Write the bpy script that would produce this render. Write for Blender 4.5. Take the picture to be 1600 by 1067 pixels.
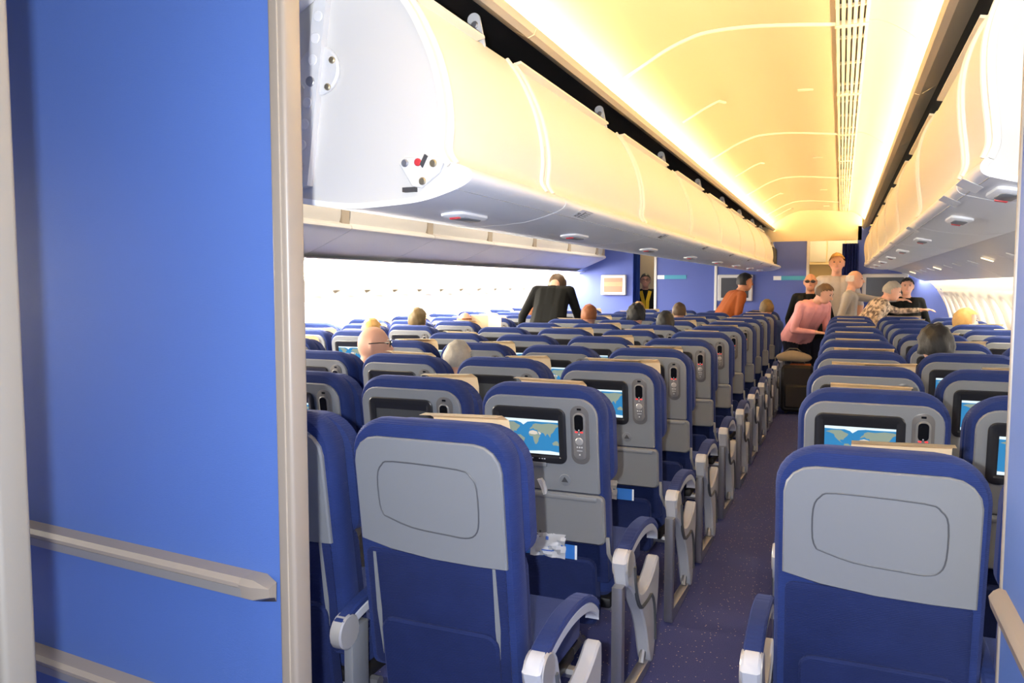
import bpy, bmesh, math, random
import numpy as np
from mathutils import Vector, Matrix, Euler
random.seed(7)
for o in list(bpy.data.objects): bpy.data.objects.remove(o)
S = bpy.context.scene
COL = S.collection

# ------------------------------------------------------------------ camera
F = 1230.0                      # focal length in pixels of the 1600x1067 frame
CAMH = 1.465
cam_d = bpy.data.cameras.new('camera'); cam_d.sensor_width = 36.0; cam_d.lens = 36.0 * F / 1600.0
cam_d.clip_start = 0.02; cam_d.clip_end = 200
cam = bpy.data.objects.new('camera', cam_d); COL.objects.link(cam)
cam.location = (0, 0, CAMH)
cam.rotation_euler = (math.radians(90 - 4.115), 0, math.radians(22.64))
S.camera = cam

# ------------------------------------------------------------------ light and exposure
S.view_settings.view_transform = 'Standard'
S.view_settings.look = 'None'
S.view_settings.gamma = 1.0
S.view_settings.use_curve_mapping = False
S.view_settings.exposure = 0.25
wd = bpy.data.worlds.new('world'); S.world = wd; wd.use_nodes = True
wd.node_tree.nodes['Background'].inputs['Color'].default_value = (0.95, 0.93, 0.92, 1)
wd.node_tree.nodes['Background'].inputs['Strength'].default_value = 0.28
fl = bpy.data.lights.new('camera_flash', 'POINT'); fl.energy = 190; fl.color = (0.93, 0.96, 1.0); fl.shadow_soft_size = 0.02
flo = bpy.data.objects.new('camera_flash', fl); COL.objects.link(flo); flo.location = (-0.10, -0.02, CAMH + 0.02)
COVE_LEFT = 38.0
COVE_RIGHT = 100.0
GLOW_LEFT = 48.0
WASH_RIGHT = 75.0

# ------------------------------------------------------------------ materials
def nod(m): return m.node_tree.nodes, m.node_tree.links
def mat(name, col, rough=0.5, metal=0.0, bump=None, vary=None, spec=0.5, emit=None):
    """bump=(scale,strength[,stretch]); vary=(scale,amount)"""
    m = bpy.data.materials.new(name); m.use_nodes = True
    n, l = nod(m); b = n['Principled BSDF']
    b.inputs['Base Color'].default_value = (*col, 1); b.inputs['Roughness'].default_value = rough
    b.inputs['Metallic'].default_value = metal; b.inputs['Specular IOR Level'].default_value = spec
    tc = None
    if bump or vary:
        tc = n.new('ShaderNodeTexCoord')
    if vary:
        t = n.new('ShaderNodeTexNoise'); t.inputs['Scale'].default_value = vary[0]; t.inputs['Detail'].default_value = 3
        l.new(tc.outputs['Object'], t.inputs['Vector'])
        r = n.new('ShaderNodeMixRGB'); r.blend_type = 'MIX'
        r.inputs[1].default_value = (*[c * (1 - vary[1]) for c in col], 1); r.inputs[2].default_value = (*[min(1, c * (1 + vary[1])) for c in col], 1)
        l.new(t.outputs['Fac'], r.inputs[0]); l.new(r.outputs[0], b.inputs['Base Color'])
    if bump:
        t = n.new('ShaderNodeTexNoise'); t.inputs['Scale'].default_value = bump[0]; t.inputs['Detail'].default_value = 2
        mp = n.new('ShaderNodeMapping'); mp.inputs['Scale'].default_value = bump[2] if len(bump) > 2 else (1, 1, 1)
        l.new(tc.outputs['Object'], mp.inputs['Vector']); l.new(mp.outputs[0], t.inputs['Vector'])
        bp = n.new('ShaderNodeBump'); bp.inputs['Strength'].default_value = bump[1]; bp.inputs['Distance'].default_value = 0.002
        l.new(t.outputs['Fac'], bp.inputs['Height']); l.new(bp.outputs[0], b.inputs['Normal'])
    if emit:
        b.inputs['Emission Color'].default_value = (*emit[0], 1); b.inputs['Emission Strength'].default_value = emit[1]
    return m
M = {}
def weave(name, col):
    m = mat(name, col, 0.85, spec=0.25); n, l = nod(m); b = n['Principled BSDF']
    tc = n.new('ShaderNodeTexCoord'); w = n.new('ShaderNodeTexWave'); w.bands_direction = 'Z'
    w.inputs['Scale'].default_value = 70; w.inputs['Distortion'].default_value = 1.2; w.inputs['Detail Scale'].default_value = 3
    l.new(tc.outputs['Object'], w.inputs['Vector'])
    t = n.new('ShaderNodeTexNoise'); t.inputs['Scale'].default_value = 9; l.new(tc.outputs['Object'], t.inputs['Vector'])
    r = n.new('ShaderNodeMixRGB'); r.inputs[1].default_value = (*[c * .78 for c in col], 1); r.inputs[2].default_value = (*[c * 1.25 for c in col], 1)
    l.new(t.outputs['Fac'], r.inputs[0]); l.new(r.outputs[0], b.inputs['Base Color'])
    bp = n.new('ShaderNodeBump'); bp.inputs['Strength'].default_value = 0.35; bp.inputs['Distance'].default_value = 0.002
    l.new(w.outputs['Fac'], bp.inputs['Height']); l.new(bp.outputs[0], b.inputs['Normal'])
    b.inputs['Sheen Weight'].default_value = 0.12; b.inputs['Sheen Roughness'].default_value = 0.4
    b.inputs['Sheen Tint'].default_value = (.35, .42, 1, 1)
    return m
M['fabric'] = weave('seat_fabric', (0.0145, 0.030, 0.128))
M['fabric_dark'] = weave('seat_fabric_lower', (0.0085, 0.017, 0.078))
M['shell'] = mat('grey_plastic', (0.19, 0.20, 0.216), 0.38, bump=(900, .05))
M['tray'] = mat('tray_plastic', (0.19, 0.195, 0.205), 0.42, bump=(900, .05))
M['groove'] = mat('grey_groove', (0.07, 0.075, 0.085), 0.5)
M['bezel'] = mat('dark_bezel', (0.018, 0.018, 0.021), 0.32)
M['recess'] = mat('handset_surround', (0.12, 0.115, 0.115), 0.35)
M['handset'] = mat('handset_grey', (0.17, 0.165, 0.165), 0.35)
M['black'] = mat('black_gloss', (0.006, 0.006, 0.007), 0.15)
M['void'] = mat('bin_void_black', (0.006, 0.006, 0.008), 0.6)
M['silver'] = mat('silver_metal', (0.58, 0.56, 0.53), 0.32, 0.45)
M['steel'] = mat('brushed_leg_metal', (0.40, 0.40, 0.42), 0.38, 0.8)
M['armwhite'] = mat('armrest_body', (0.52, 0.54, 0.60), 0.4)
M['shroud'] = mat('aisle_shroud', (0.50, 0.51, 0.55), 0.42)
M['red'] = mat('red_key', (0.6, 0.02, 0.02), 0.4, emit=((1, .03, .03), 1.0))
M['redplain'] = mat('red_latch', (0.55, 0.04, 0.05), 0.4)
M['paper'] = mat('headrest_paper', (0.82, 0.70, 0.52), 0.8)
M['white'] = mat('white_plastic', (0.84, 0.85, 0.87), 0.36)
M['whitesoft'] = mat('soft_white_panel', (0.62, 0.62, 0.62), 0.45)
M['greybin'] = mat('grey_bin_underside', (0.70, 0.70, 0.70), 0.5)
M['cream'] = mat('cream_bin_shell', (0.78, 0.745, 0.66), 0.5, vary=(1.5, .03))
M['creamtrim'] = mat('cream_trim', (0.60, 0.53, 0.42), 0.4)
M['edge'] = mat('bin_edge_trim', (0.85, 0.79, 0.66), 0.4)
M['endplate'] = mat('bin_end_plate', (0.58, 0.57, 0.55), 0.5)
M['ceil'] = mat('ceiling_panel', (0.72, 0.57, 0.35), 0.45)
M['ceilridge'] = mat('ceiling_joint', (0.86, 0.78, 0.58), 0.4)
M['ceiltrim'] = mat('ceiling_rail', (0.52, 0.44, 0.33), 0.4)
M['grille'] = mat('grille_slat', (0.80, 0.70, 0.48), 0.4)
M['bluewall'] = mat('blue_laminate', (0.060, 0.125, 0.38), 0.55, bump=(60, .25, (1, 1, 22)), vary=(2.0, .06))
M['bulk'] = mat('bulkhead_blue', (0.06, 0.098, 0.38), 0.55, vary=(1.2, .08))
M['post'] = mat('partition_post', (0.24, 0.205, 0.17), 0.4)
M['nearpost_dimmed'] = mat('near_post_dimmed', (0.15, 0.14, 0.125), 0.5)  # same cream as the other post, darkened to offset the close flash
M['rail'] = mat('handrail_top', (0.26, 0.22, 0.185), 0.45)
M['railunder'] = mat('handrail_under', (0.22, 0.21, 0.20), 0.4)
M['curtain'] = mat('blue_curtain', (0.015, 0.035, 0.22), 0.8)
M['wall'] = mat('sidewall_cream', (0.82, 0.76, 0.66), 0.5)
M['psu'] = mat('service_panel_grey', (0.50, 0.50, 0.53), 0.3)
M['pane'] = mat('daylit_window_pane', (0.8, 0.8, 0.8), 0.3, emit=((1, .98, .95), 9.0))
M['cove_left'] = mat('cove_lamp', (1, .9, .7), 0.5, emit=((1.0, .78, .46), COVE_LEFT))
M['cove_right'] = mat('cove_lamp_bright', (1, .9, .7), 0.5, emit=((1.0, .78, .46), COVE_RIGHT))
M['wash_right'] = mat('sidewall_lamp', (1, .95, .85), 0.5, emit=((1.0, .86, .62), WASH_RIGHT))
M['wash_left'] = mat('left_panel_glow', (1, .95, .85), 0.5, emit=((1.0, .90, .74), GLOW_LEFT))  # glow added over the left service panels to turn them white
M['lens'] = mat('reading_lens', (1, .9, .7), 0.4, emit=((1.0, .75, .4), 2.0))
M['aislefill'] = mat('aisle_fill', (1, .9, .75), 0.5, emit=((1.0, .84, .62), 14.0))
M['galley'] = mat('galley_wall', (0.78, 0.66, 0.42), 0.5)
M['galleylamp'] = mat('galley_lamp', (1, .9, .7), 0.5, emit=((1, .75, .4), 14.0))
M['ocean'] = mat('map_ocean', (0, 0.02, .05), 0.2, emit=((0.035, 0.20, 0.42), 1.0))
M['land'] = mat('map_land', (0.02, 0.03, .02), 0.2, emit=((0.24, 0.29, 0.24), 1.0))
M['sand'] = mat('map_desert', (0.03, 0.03, .02), 0.2, emit=((0.62, 0.55, 0.48), 1.0))
M['ice'] = mat('map_ice', (0.05, 0.05, .05), 0.2, emit=((0.70, 0.84, 0.90), 1.0))
M['off'] = mat('screen_off', (0.06, 0.063, 0.066), 0.18)
M['tv'] = mat('monitor_picture', (0.1, .05, .02), 0.3, emit=((0.62, 0.25, 0.09), 0.45))
M['tvglow'] = mat('monitor_picture_band', (0.1, .05, .02), 0.3, emit=((0.9, 0.42, 0.12), 0.6))
M['tvframe'] = mat('monitor_frame', (0.5, 0.5, 0.52), 0.4)
M['tvdark'] = mat('monitor_dark', (0.03, 0.035, 0.05), 0.25)
M['bag'] = mat('black_luggage', (0.012, 0.010, 0.010), 0.6, bump=(300, .3))
M['bagtrim'] = mat('luggage_handle', (0.10, 0.09, 0.085), 0.5)
M['orange_tag'] = mat('orange_strap', (0.45, .10, .02), 0.6)
M['plastic_bag'] = mat('clear_white_bag', (0.80, 0.81, 0.84), 0.25)
M['card'] = mat('blue_safety_card', (0.03, 0.16, 0.52), 0.4)
M['cardwhite'] = mat('card_white', (0.75, .78, .82), 0.4)
M['ink'] = mat('dark_ink', (0.05, 0.05, 0.055), 0.6)
M['inkgrey'] = mat('grey_ink', (0.40, 0.40, 0.41), 0.6)
M['inkblue'] = mat('blue_ink', (0.06, 0.14, 0.5), 0.6)
M['teal'] = mat('teal_placard', (0.03, 0.26, 0.42), 0.5)
M['brass'] = mat('brass_screw', (0.55, 0.47, 0.30), 0.35, 0.9)
M['tan'] = mat('tan_strip', (0.36, 0.31, 0.25), 0.5)
M['news'] = mat('newsprint', (0.72, 0.55, 0.36), 0.8)
# carpet: violet-blue with small pale speckles
m = mat('carpet', (0.05, 0.055, 0.16), 0.95, spec=0.1, bump=(420, .8)); n, l = nod(m); b = n['Principled BSDF']
tc = n.new('ShaderNodeTexCoord'); vo = n.new('ShaderNodeTexVoronoi'); vo.inputs['Scale'].default_value = 55; vo.inputs['Randomness'].default_value = 0.75
l.new(tc.outputs['Object'], vo.inputs['Vector'])
lt = n.new('ShaderNodeMath'); lt.operation = 'LESS_THAN'; lt.inputs[1].default_value = 0.15; l.new(vo.outputs['Distance'], lt.inputs[0])
ns = n.new('ShaderNodeTexNoise'); ns.inputs['Scale'].default_value = 260; l.new(tc.outputs['Object'], ns.inputs['Vector'])
r1 = n.new('ShaderNodeMixRGB'); r1.inputs[1].default_value = (.024, .036, .15, 1); r1.inputs[2].default_value = (.085, .098, .28, 1); l.new(ns.outputs['Fac'], r1.inputs[0])
r2 = n.new('ShaderNodeMixRGB'); r2.inputs[2].default_value = (.45, .38, .38, 1); l.new(lt.outputs[0], r2.inputs[0]); l.new(r1.outputs[0], r2.inputs[1])
l.new(r2.outputs[0], b.inputs['Base Color']); M['carpet'] = m
# blouse with a mottled brown print
m = mat('print_blouse', (0.4, 0.3, 0.2), 0.8); n, l = nod(m); b = n['Principled BSDF']
tc = n.new('ShaderNodeTexCoord'); ns = n.new('ShaderNodeTexNoise'); ns.inputs['Scale'].default_value = 26; ns.inputs['Detail'].default_value = 3; l.new(tc.outputs['Object'], ns.inputs['Vector'])
cr = n.new('ShaderNodeValToRGB'); cr.color_ramp.elements[0].position = .40; cr.color_ramp.elements[0].color = (.13, .09, .07, 1); cr.color_ramp.elements[1].position = .62; cr.color_ramp.elements[1].color = (.72, .56, .40, 1)
l.new(ns.outputs['Fac'], cr.inputs[0]); l.new(cr.outputs[0], b.inputs['Base Color']); M['blouse'] = m
def cloth(name, c): M[name] = mat(name, c, 0.85, vary=(14, .12), spec=.2)
for nm, c in dict(cloth_pink=(.78, .36, .36), cloth_navy=(.008, .009, .02), cloth_black=(.006, .0065, .0065), cloth_orange=(.27, .07, .018), cloth_grey=(.40, .38, .35),
                  cloth_tshirt=(.48, .45, .43), cloth_yellow=(.70, .46, .03), cloth_blue=(.04, .07, .2), cloth_tan=(.33, .27, .2), cloth_white=(.6, .58, .55)).items(): cloth(nm, c)
M['skin'] = mat('skin', (0.66, 0.36, 0.25), 0.55, vary=(12, .08))
M['skin_tan'] = mat('skin_tan', (0.50, 0.24, 0.14), 0.55, vary=(12, .08))
for nm, c in dict(hair_black=(.008, .007, .007), hair_brown=(.075, .04, .018), hair_olive=(.11, .07, .022), hair_grey=(.38, .34, .28), hair_white=(.62, .58, .52),
                  hair_blond=(.42, .24, .07), hair_auburn=(.22, .07, .02)).items():
    M[nm] = mat(nm, c, 0.6, bump=(120, .8, (1, 1, .25)), vary=(40, .25))

ORD = ['first', 'second', 'third', 'fourth', 'fifth', 'sixth', 'seventh', 'eighth', 'ninth', 'tenth', 'eleventh', 'twelfth', 'thirteenth']
# ------------------------------------------------------------------ mesh helpers
def finish(bm, name, ms, parent=None, smooth=True, loc=None):
    bmesh.ops.recalc_face_normals(bm, faces=bm.faces)
    me = bpy.data.meshes.new(name); bm.to_mesh(me); bm.free()
    return link(me, name, ms, parent, smooth, loc)
def link(me, name, ms, parent=None, smooth=True, loc=None):
    for x in (ms if isinstance(ms, (list, tuple)) else [ms]): me.materials.append(M[x] if isinstance(x, str) else x)
    if smooth:
        for p in me.polygons: p.use_smooth = True
        me.set_sharp_from_angle(angle=math.radians(38))
    o = bpy.data.objects.new(name, me); COL.objects.link(o)
    if parent: o.parent = parent
    if loc: o.location = loc
    return o
def tag(o, label, cat, group=None):
    o['label'] = label; o['category'] = cat
    if group: o['group'] = group
    return o
def structure(o, label=None):
    o['kind'] = 'structure'
    if label: o['label'] = label
    return o
def empty(name, loc=(0, 0, 0)):
    o = bpy.data.objects.new(name, None); COL.objects.link(o); o.location = loc; o.empty_display_size = .1
    return o
def copy_tree(o, parent=None):
    c = o.copy(); COL.objects.link(c)
    if parent: c.parent = parent
    for ch in list(o.children): copy_tree(ch, c)
    return c
def box(bm, x0, x1, y0, y1, z0, z1, bev=0.0, mi=0):
    r = bmesh.ops.create_cube(bm, size=1)
    vs = r['verts']
    for v in vs:
        v.co = Vector(((x0 + x1) / 2 + v.co.x * (x1 - x0), (y0 + y1) / 2 + v.co.y * (y1 - y0), (z0 + z1) / 2 + v.co.z * (z1 - z0)))
    fs = set(f for v in vs for f in v.link_faces)
    for f in fs: f.material_index = mi
    if bev > 0:
        es = list(set(e for v in vs for e in v.link_edges))
        bmesh.ops.bevel(bm, geom=es, offset=bev, segments=2, affect='EDGES', profile=.5)
def boxo(name, ms, parent, x0, x1, y0, y1, z0, z1, bev=0.0):
    bm = bmesh.new(); box(bm, x0, x1, y0, y1, z0, z1, bev); return finish(bm, name, ms, parent)
def rrect(w0, w1, h0, h1, r, n=5, rb=None):
    """rounded rectangle outline, counter-clockwise in (x,z)"""
    rb = r if rb is None else rb
    pts = []
    for cx, cz, a0, rr in ((w1 - r, h1 - r, 0, r), (w0 + r, h1 - r, 90, r), (w0 + rb, h0 + rb, 180, rb), (w1 - rb, h0 + rb, 270, rb)):
        for i in range(n + 1):
            a = math.radians(a0 + 90 * i / n); pts.append((cx + rr * math.cos(a), cz + rr * math.sin(a)))
    return pts
def offset_poly(pts, d):
    n = len(pts); out = []
    for i in range(n):
        p0, p1, p2 = pts[i - 1], pts[i], pts[(i + 1) % n]
        t = Vector((p2[0] - p0[0], p2[1] - p0[1]))
        if t.length < 1e-9: out.append(p1); continue
        t.normalize(); out.append((p1[0] - t.y * d, p1[1] + t.x * d))
    return out
def slab(bm, outline, layers, axis='y', mi=0, cap0=True, cap1=True):
    """stack of offset outlines; layers = [(inset, depth)]; outline in (x,z) -> depth along y (axis 'y') or outline (y,z) -> depth along x (axis 'x') or (x,y)->z"""
    loops = []
    for ins, d in layers:
        pts = offset_poly(outline, ins) if ins else outline
        if axis == 'y': vs = [bm.verts.new((p[0], d, p[1])) for p in pts]
        elif axis == 'x': vs = [bm.verts.new((d, p[0], p[1])) for p in pts]
        else: vs = [bm.verts.new((p[0], p[1], d)) for p in pts]
        loops.append(vs)
    n = len(outline); fs = []
    for a, b_ in zip(loops[:-1], loops[1:]):
        for i in range(n): fs.append(bm.faces.new((a[i], a[(i + 1) % n], b_[(i + 1) % n], b_[i])))
    if cap0: fs.append(bm.faces.new(loops[0][::-1]))
    if cap1: fs.append(bm.faces.new(loops[-1]))
    for f in fs: f.material_index = mi
def tube(bm, pts, r, n=8, mi=0, caps=True):
    pts = [Vector(p) for p in pts]; loops = []
    rs = r if isinstance(r, (list, tuple)) else [r] * len(pts)
    prev = None
    for i, p in enumerate(pts):
        t = (pts[min(i + 1, len(pts) - 1)] - pts[max(i - 1, 0)]).normalized()
        u = t.cross(Vector((0, 0, 1)))
        if u.length < .05: u = t.cross(Vector((1, 0, 0)))
        u.normalize()
        if prev is not None and u.dot(prev) < 0: u = -u
        prev = u; w = t.cross(u)
        loops.append([bm.verts.new(p + (u * math.cos(2 * math.pi * k / n) + w * math.sin(2 * math.pi * k / n)) * rs[i]) for k in range(n)])
    for a, b_ in zip(loops[:-1], loops[1:]):
        for k in range(n):
            f = bm.faces.new((a[k], a[(k + 1) % n], b_[(k + 1) % n], b_[k])); f.material_index = mi
    if caps:
        for L in (loops[0][::-1], loops[-1]): bm.faces.new(L).material_index = mi
def disc(bm, c, r, d, axis='y', n=14, mi=0, r2=None):
    pts = [(r * math.cos(2 * math.pi * k / n), r * math.sin(2 * math.pi * k / n)) for k in range(n)]
    c = Vector(c); b = min(.25 * r, abs(d) * .5)
    start = len(bm.verts)
    slab(bm, pts, [(0, 0), (0, d * .6), (b, d)], axis, mi)
    bm.verts.ensure_lookup_table()
    for v in bm.verts[start:]: v.co += c
def loft(bm, prof, ys, mi=0, close=False):
    """sweep an (x,z) profile along y"""
    loops = [[bm.verts.new((p[0], y, p[1])) for p in prof] for y in ys]
    fs = []
    for a, b_ in zip(loops[:-1], loops[1:]):
        for i in range(len(prof) - (0 if close else 1)):
            j = (i + 1) % len(prof); f = bm.faces.new((a[i], a[j], b_[j], b_[i])); f.material_index = mi; fs.append(f)
    return loops
def thick(prof, t):
    """closed ring from an open profile given a thickness"""
    n = len(prof); q = []
    for i in range(n):
        a, b_ = prof[max(i - 1, 0)], prof[min(i + 1, n - 1)]
        d = Vector((b_[0] - a[0], b_[1] - a[1])).normalized(); q.append((prof[i][0] - d.y * t, prof[i][1] + d.x * t))
    return prof + q[::-1]
def sheet(bm, prof, y0, y1, t, mi=0):
    ring = thick(prof, t); L = loft(bm, ring, [y0, y1], mi, True)
    n = len(prof)
    for loop in L:                      # end caps as quads
        for i in range(n - 1):
            f = bm.faces.new((loop[i], loop[i + 1], loop[2 * n - 2 - i], loop[2 * n - 1 - i])); f.material_index = mi
def smooth_prof(pts, k=4):
    """Catmull-Rom through the points"""
    P = [Vector((p[0], p[1])) for p in pts]; out = []
    for i in range(len(P) - 1):
        p0 = P[max(i - 1, 0)]; p1 = P[i]; p2 = P[i + 1]; p3 = P[min(i + 2, len(P) - 1)]
        for s in range(k):
            t = s / k
            q = .5 * ((2 * p1) + (p2 - p0) * t + (2 * p0 - 5 * p1 + 4 * p2 - p3) * t * t + (3 * p1 - p0 - 3 * p2 + p3) * t ** 3)
            out.append((q.x, q.y))
    out.append((P[-1].x, P[-1].y)); return out
def text_mesh(bm_name, body, size, ms, parent, mtx):
    cu = bpy.data.curves.new('t', 'FONT'); cu.body = body; cu.size = size; cu.extrude = .0006
    to = bpy.data.objects.new('t', cu); COL.objects.link(to)
    me = bpy.data.meshes.new_from_object(to.evaluated_get(bpy.context.evaluated_depsgraph_get()))
    bpy.data.objects.remove(to); me.transform(mtx); me.materials.clear()
    return link(me, bm_name, ms, parent, False)

# ================================================================== THE SETTING
CX0 = -1.61                                   # cabin centre line
Y_END = 12.3
bm = bmesh.new(); box(bm, -4.6, 1.4, -1.2, 15.5, -.05, 0); structure(finish(bm, 'floor', 'carpet'), 'violet-blue speckled cabin carpet')

# side walls: one panel per window, each with an oval opening, reveal and pane
WPROF = smooth_prof([(1.08, 1.53), (1.18, 1.43), (1.30, 1.22), (1.37, .98), (1.395, .70), (1.38, .35), (1.33, 0)], 5)
wl = [0]
for a, b_ in zip(WPROF[:-1], WPROF[1:]): wl.append(wl[-1] + math.hypot(b_[0] - a[0], b_[1] - a[1]))
def wall_pt(s):
    s = max(0, min(wl[-1], s))
    for i in range(len(wl) - 1):
        if s <= wl[i + 1]:
            t = (s - wl[i]) / (wl[i + 1] - wl[i]); a, b_ = WPROF[i], WPROF[i + 1]
            n = Vector((-(b_[1] - a[1]), b_[0] - a[0])).normalized()     # outward
            return Vector((a[0] + (b_[0] - a[0]) * t, a[1] + (b_[1] - a[1]) * t)), n
PW = .533
def wall_panel_mesh(sgn):
    bm = bmesh.new()
    def P(y, s, out=0.0):
        p, n = wall_pt(s); q = p + n * out
        return ((q.x if sgn > 0 else 2 * CX0 - q.x), y, q.y)
    N = 28; sc, sh, sw = .46, .21, .135
    hole = []; rect = []
    for k in range(N):
        a = 2 * math.pi * (k + .5) / N; c, s = math.cos(a), math.sin(a)
        e = lambda v: math.copysign(abs(v) ** .6, v)
        hole.append((sw * e(c), sc + sh * e(s)))
        m_ = max(abs(c) / (PW / 2 - .004), abs(s) / .30); rect.append((c / m_, sc + s / m_))
    ring1 = [bm.verts.new(P(y, s)) for y, s in rect]
    mid = [bm.verts.new(P(y * 1.22, sc + (s - sc) * 1.12, -.004)) for y, s in hole]
    ring2 = [bm.verts.new(P(y, s, .012)) for y, s in hole]
    ring3 = [bm.verts.new(P(y * .74, sc + (s - sc) * .80, .075)) for y, s in hole]
    for A, B in ((ring1, mid), (mid, ring2), (ring2, ring3)):
        for k in range(N): bm.faces.new((A[k], A[(k + 1) % N], B[(k + 1) % N], B[k]))
    # panel above and below the window zone
    for s0, s1, st in ((0.0, sc - .30, 3), (sc + .30, wl[-1], 9)):
        rows = [[bm.verts.new(P(y, s0 + (s1 - s0) * i / st)) for y in (-PW / 2 + .004, 0, PW / 2 - .004)] for i in range(st + 1)]
        for a, b_ in zip(rows[:-1], rows[1:]):
            for j in range(2): bm.faces.new((a[j], a[j + 1], b_[j + 1], b_[j]))
    bmesh.ops.remove_doubles(bm, verts=bm.verts, dist=.0005)
    bmesh.ops.recalc_face_normals(bm, faces=bm.faces)
    me = bpy.data.meshes.new('sidewall_panel'); bm.to_mesh(me); bm.free()
    me.materials.append(M['wall'])
    for p in me.polygons: p.use_smooth = True
    me.set_sharp_from_angle(angle=math.radians(40))
    bm = bmesh.new(); bm.faces.new([bm.verts.new(P(y * .75, sc + (s - sc) * .81, .074)) for y, s in hole])
    pm = bpy.data.meshes.new('window_pane'); bm.to_mesh(pm); bm.free(); pm.materials.append(M['pane'])
    return me, pm
for side, sgn in (('right', 1), ('left', -1)):
    pm, gm = wall_panel_mesh(sgn)
    # outer skin behind the panels: closes the joints and is the wall itself
    bm = bmesh.new(); prof = [(p[0] + .10, p[1]) for p in WPROF] if sgn > 0 else [(2 * CX0 - p[0] - .10, p[1]) for p in WPROF]
    sheet(bm, prof, .2, 15.2, .01 * sgn)
    w = structure(finish(bm, 'wall_' + side, 'wall'), 'cream curved cabin sidewall with windows')
    for i in range(27):
        y = 1.2 + PW * i
        if y > Y_END - .1: break
        o = bpy.data.objects.new('sidewall_panel', pm); COL.objects.link(o); o.location = (0, y, 0); o.parent = w
        g = bpy.data.objects.new('window_pane', gm); COL.objects.link(g); g.parent = o

# service panel under the outboard bins, wash lamp at right, added glowing sheet at left
for side, sgn in (('right', 1), ('left', -1)):
    fx = (lambda x: x) if sgn > 0 else (lambda x: 2 * CX0 - x)
    root = None
    prof = smooth_prof([(.60, 1.672), (.70, 1.655), (.85, 1.605), (.98, 1.545), (1.045, 1.515)], 4)
    L = 1.33; k = 0; y = 1.05
    while y < Y_END - .1:
        y1 = min(y + L, Y_END - .09)
        bm = bmesh.new(); sheet(bm, [(fx(p[0]), p[1]) for p in prof], y + .004, y1 - .004, .012 * sgn)
        o = tag(finish(bm, 'service_panel', 'psu'), ('grey curved service panel under right bins' if sgn > 0 else 'pale curved service panel under left bins') + ', %s from the rear partition' % ORD[k], 'panel', 'service panels under the %s bins' % side)
        if sgn > 0:
            for t in (.3, .72):                       # small reading lamp lenses set in the panel
                bm = bmesh.new(); yy = y + (y1 - y) * t
                slab(bm, rrect(-.035, .035, -.011, .011, .010, 4), [(0, 0), (0, -.004), (.003, -.006)], 'z')
                bmesh.ops.rotate(bm, verts=bm.verts, cent=(0, 0, 0), matrix=Matrix.Rotation(math.radians(19), 3, 'Y'))
                lens = finish(bm, 'lamp_lens', 'lens' if (k % 2 == 1 and t < .5) else 'whitesoft', o); lens.location = (.80, yy, 1.617)
        y = y1; k += 1
    lamp = [(1.02, 1.535), (1.075, 1.545)] if sgn > 0 else [(.72, 1.638), (.86, 1.588), (.98, 1.530), (1.06, 1.505)]
    bm = bmesh.new(); sheet(bm, [(fx(p[0]), p[1]) for p in lamp], 1.05, Y_END - .02, .006 * sgn)
    tag(finish(bm, 'sidewall_glow_strip', 'wash_' + side), 'long warm glowing strip above the %s windows' % side, 'lamp')

# ceiling over the aisle: vault, joints, grille, cove rails and lamps
CP = smooth_prof([(-.998, 2.292), (-.985, 2.335), (-.92, 2.385), (-.83, 2.435), (-.74, 2.485), (-.65, 2.522), (-.55, 2.545), (-.35, 2.545), (-.05, 2.515)], 4)
CPR = smooth_prof([(.07, 2.515), (.13, 2.50), (.21, 2.45), (.28, 2.385), (.325, 2.335), (.335, 2.292)], 4)
bm = bmesh.new(); sheet(bm, [(-.052, 2.545), (.072, 2.545)], .2, 15.2, .01)
ceil = structure(finish(bm, 'ceiling', 'tan'), 'cream vaulted aisle ceiling')
joints = [-.1, 1.0, 3.5, 6.0, 8.45, 10.9, 12.32]
for a, b_ in zip(joints[:-1], joints[1:]):
    bm = bmesh.new(); sheet(bm, CP, a + .003, b_ - .003, .012); finish(bm, 'ceiling_panel', 'ceil', ceil)
    bm = bmesh.new(); sheet(bm, CPR, a + .003, b_ - .003, .012); finish(bm, 'ceiling_panel', 'ceil', ceil)
    if a > .5:
        bm = bmesh.new(); tube(bm, [(p[0], a, p[1] - .002) for p in CP[4:]], .011, 6); finish(bm, 'ceiling_joint', 'ceilridge', ceil)
        # access hatch outline and flush latch half way along the panel
        ym = a + (b_ - a) * .47
        i0, i1 = 10, 20
        bm = bmesh.new(); tube(bm, [(p[0], ym, p[1] - .003) for p in CP[i0:i1]] + [(CP[i1][0], ym + .09, CP[i1][1] - .003)], .009, 6); finish(bm, 'hatch_edge', 'ceilridge', ceil)
        boxo('hatch_latch', 'ceilridge', ceil, -.25, -.17, ym - .015, ym + .02, 2.526, 2.534, .002)
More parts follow.
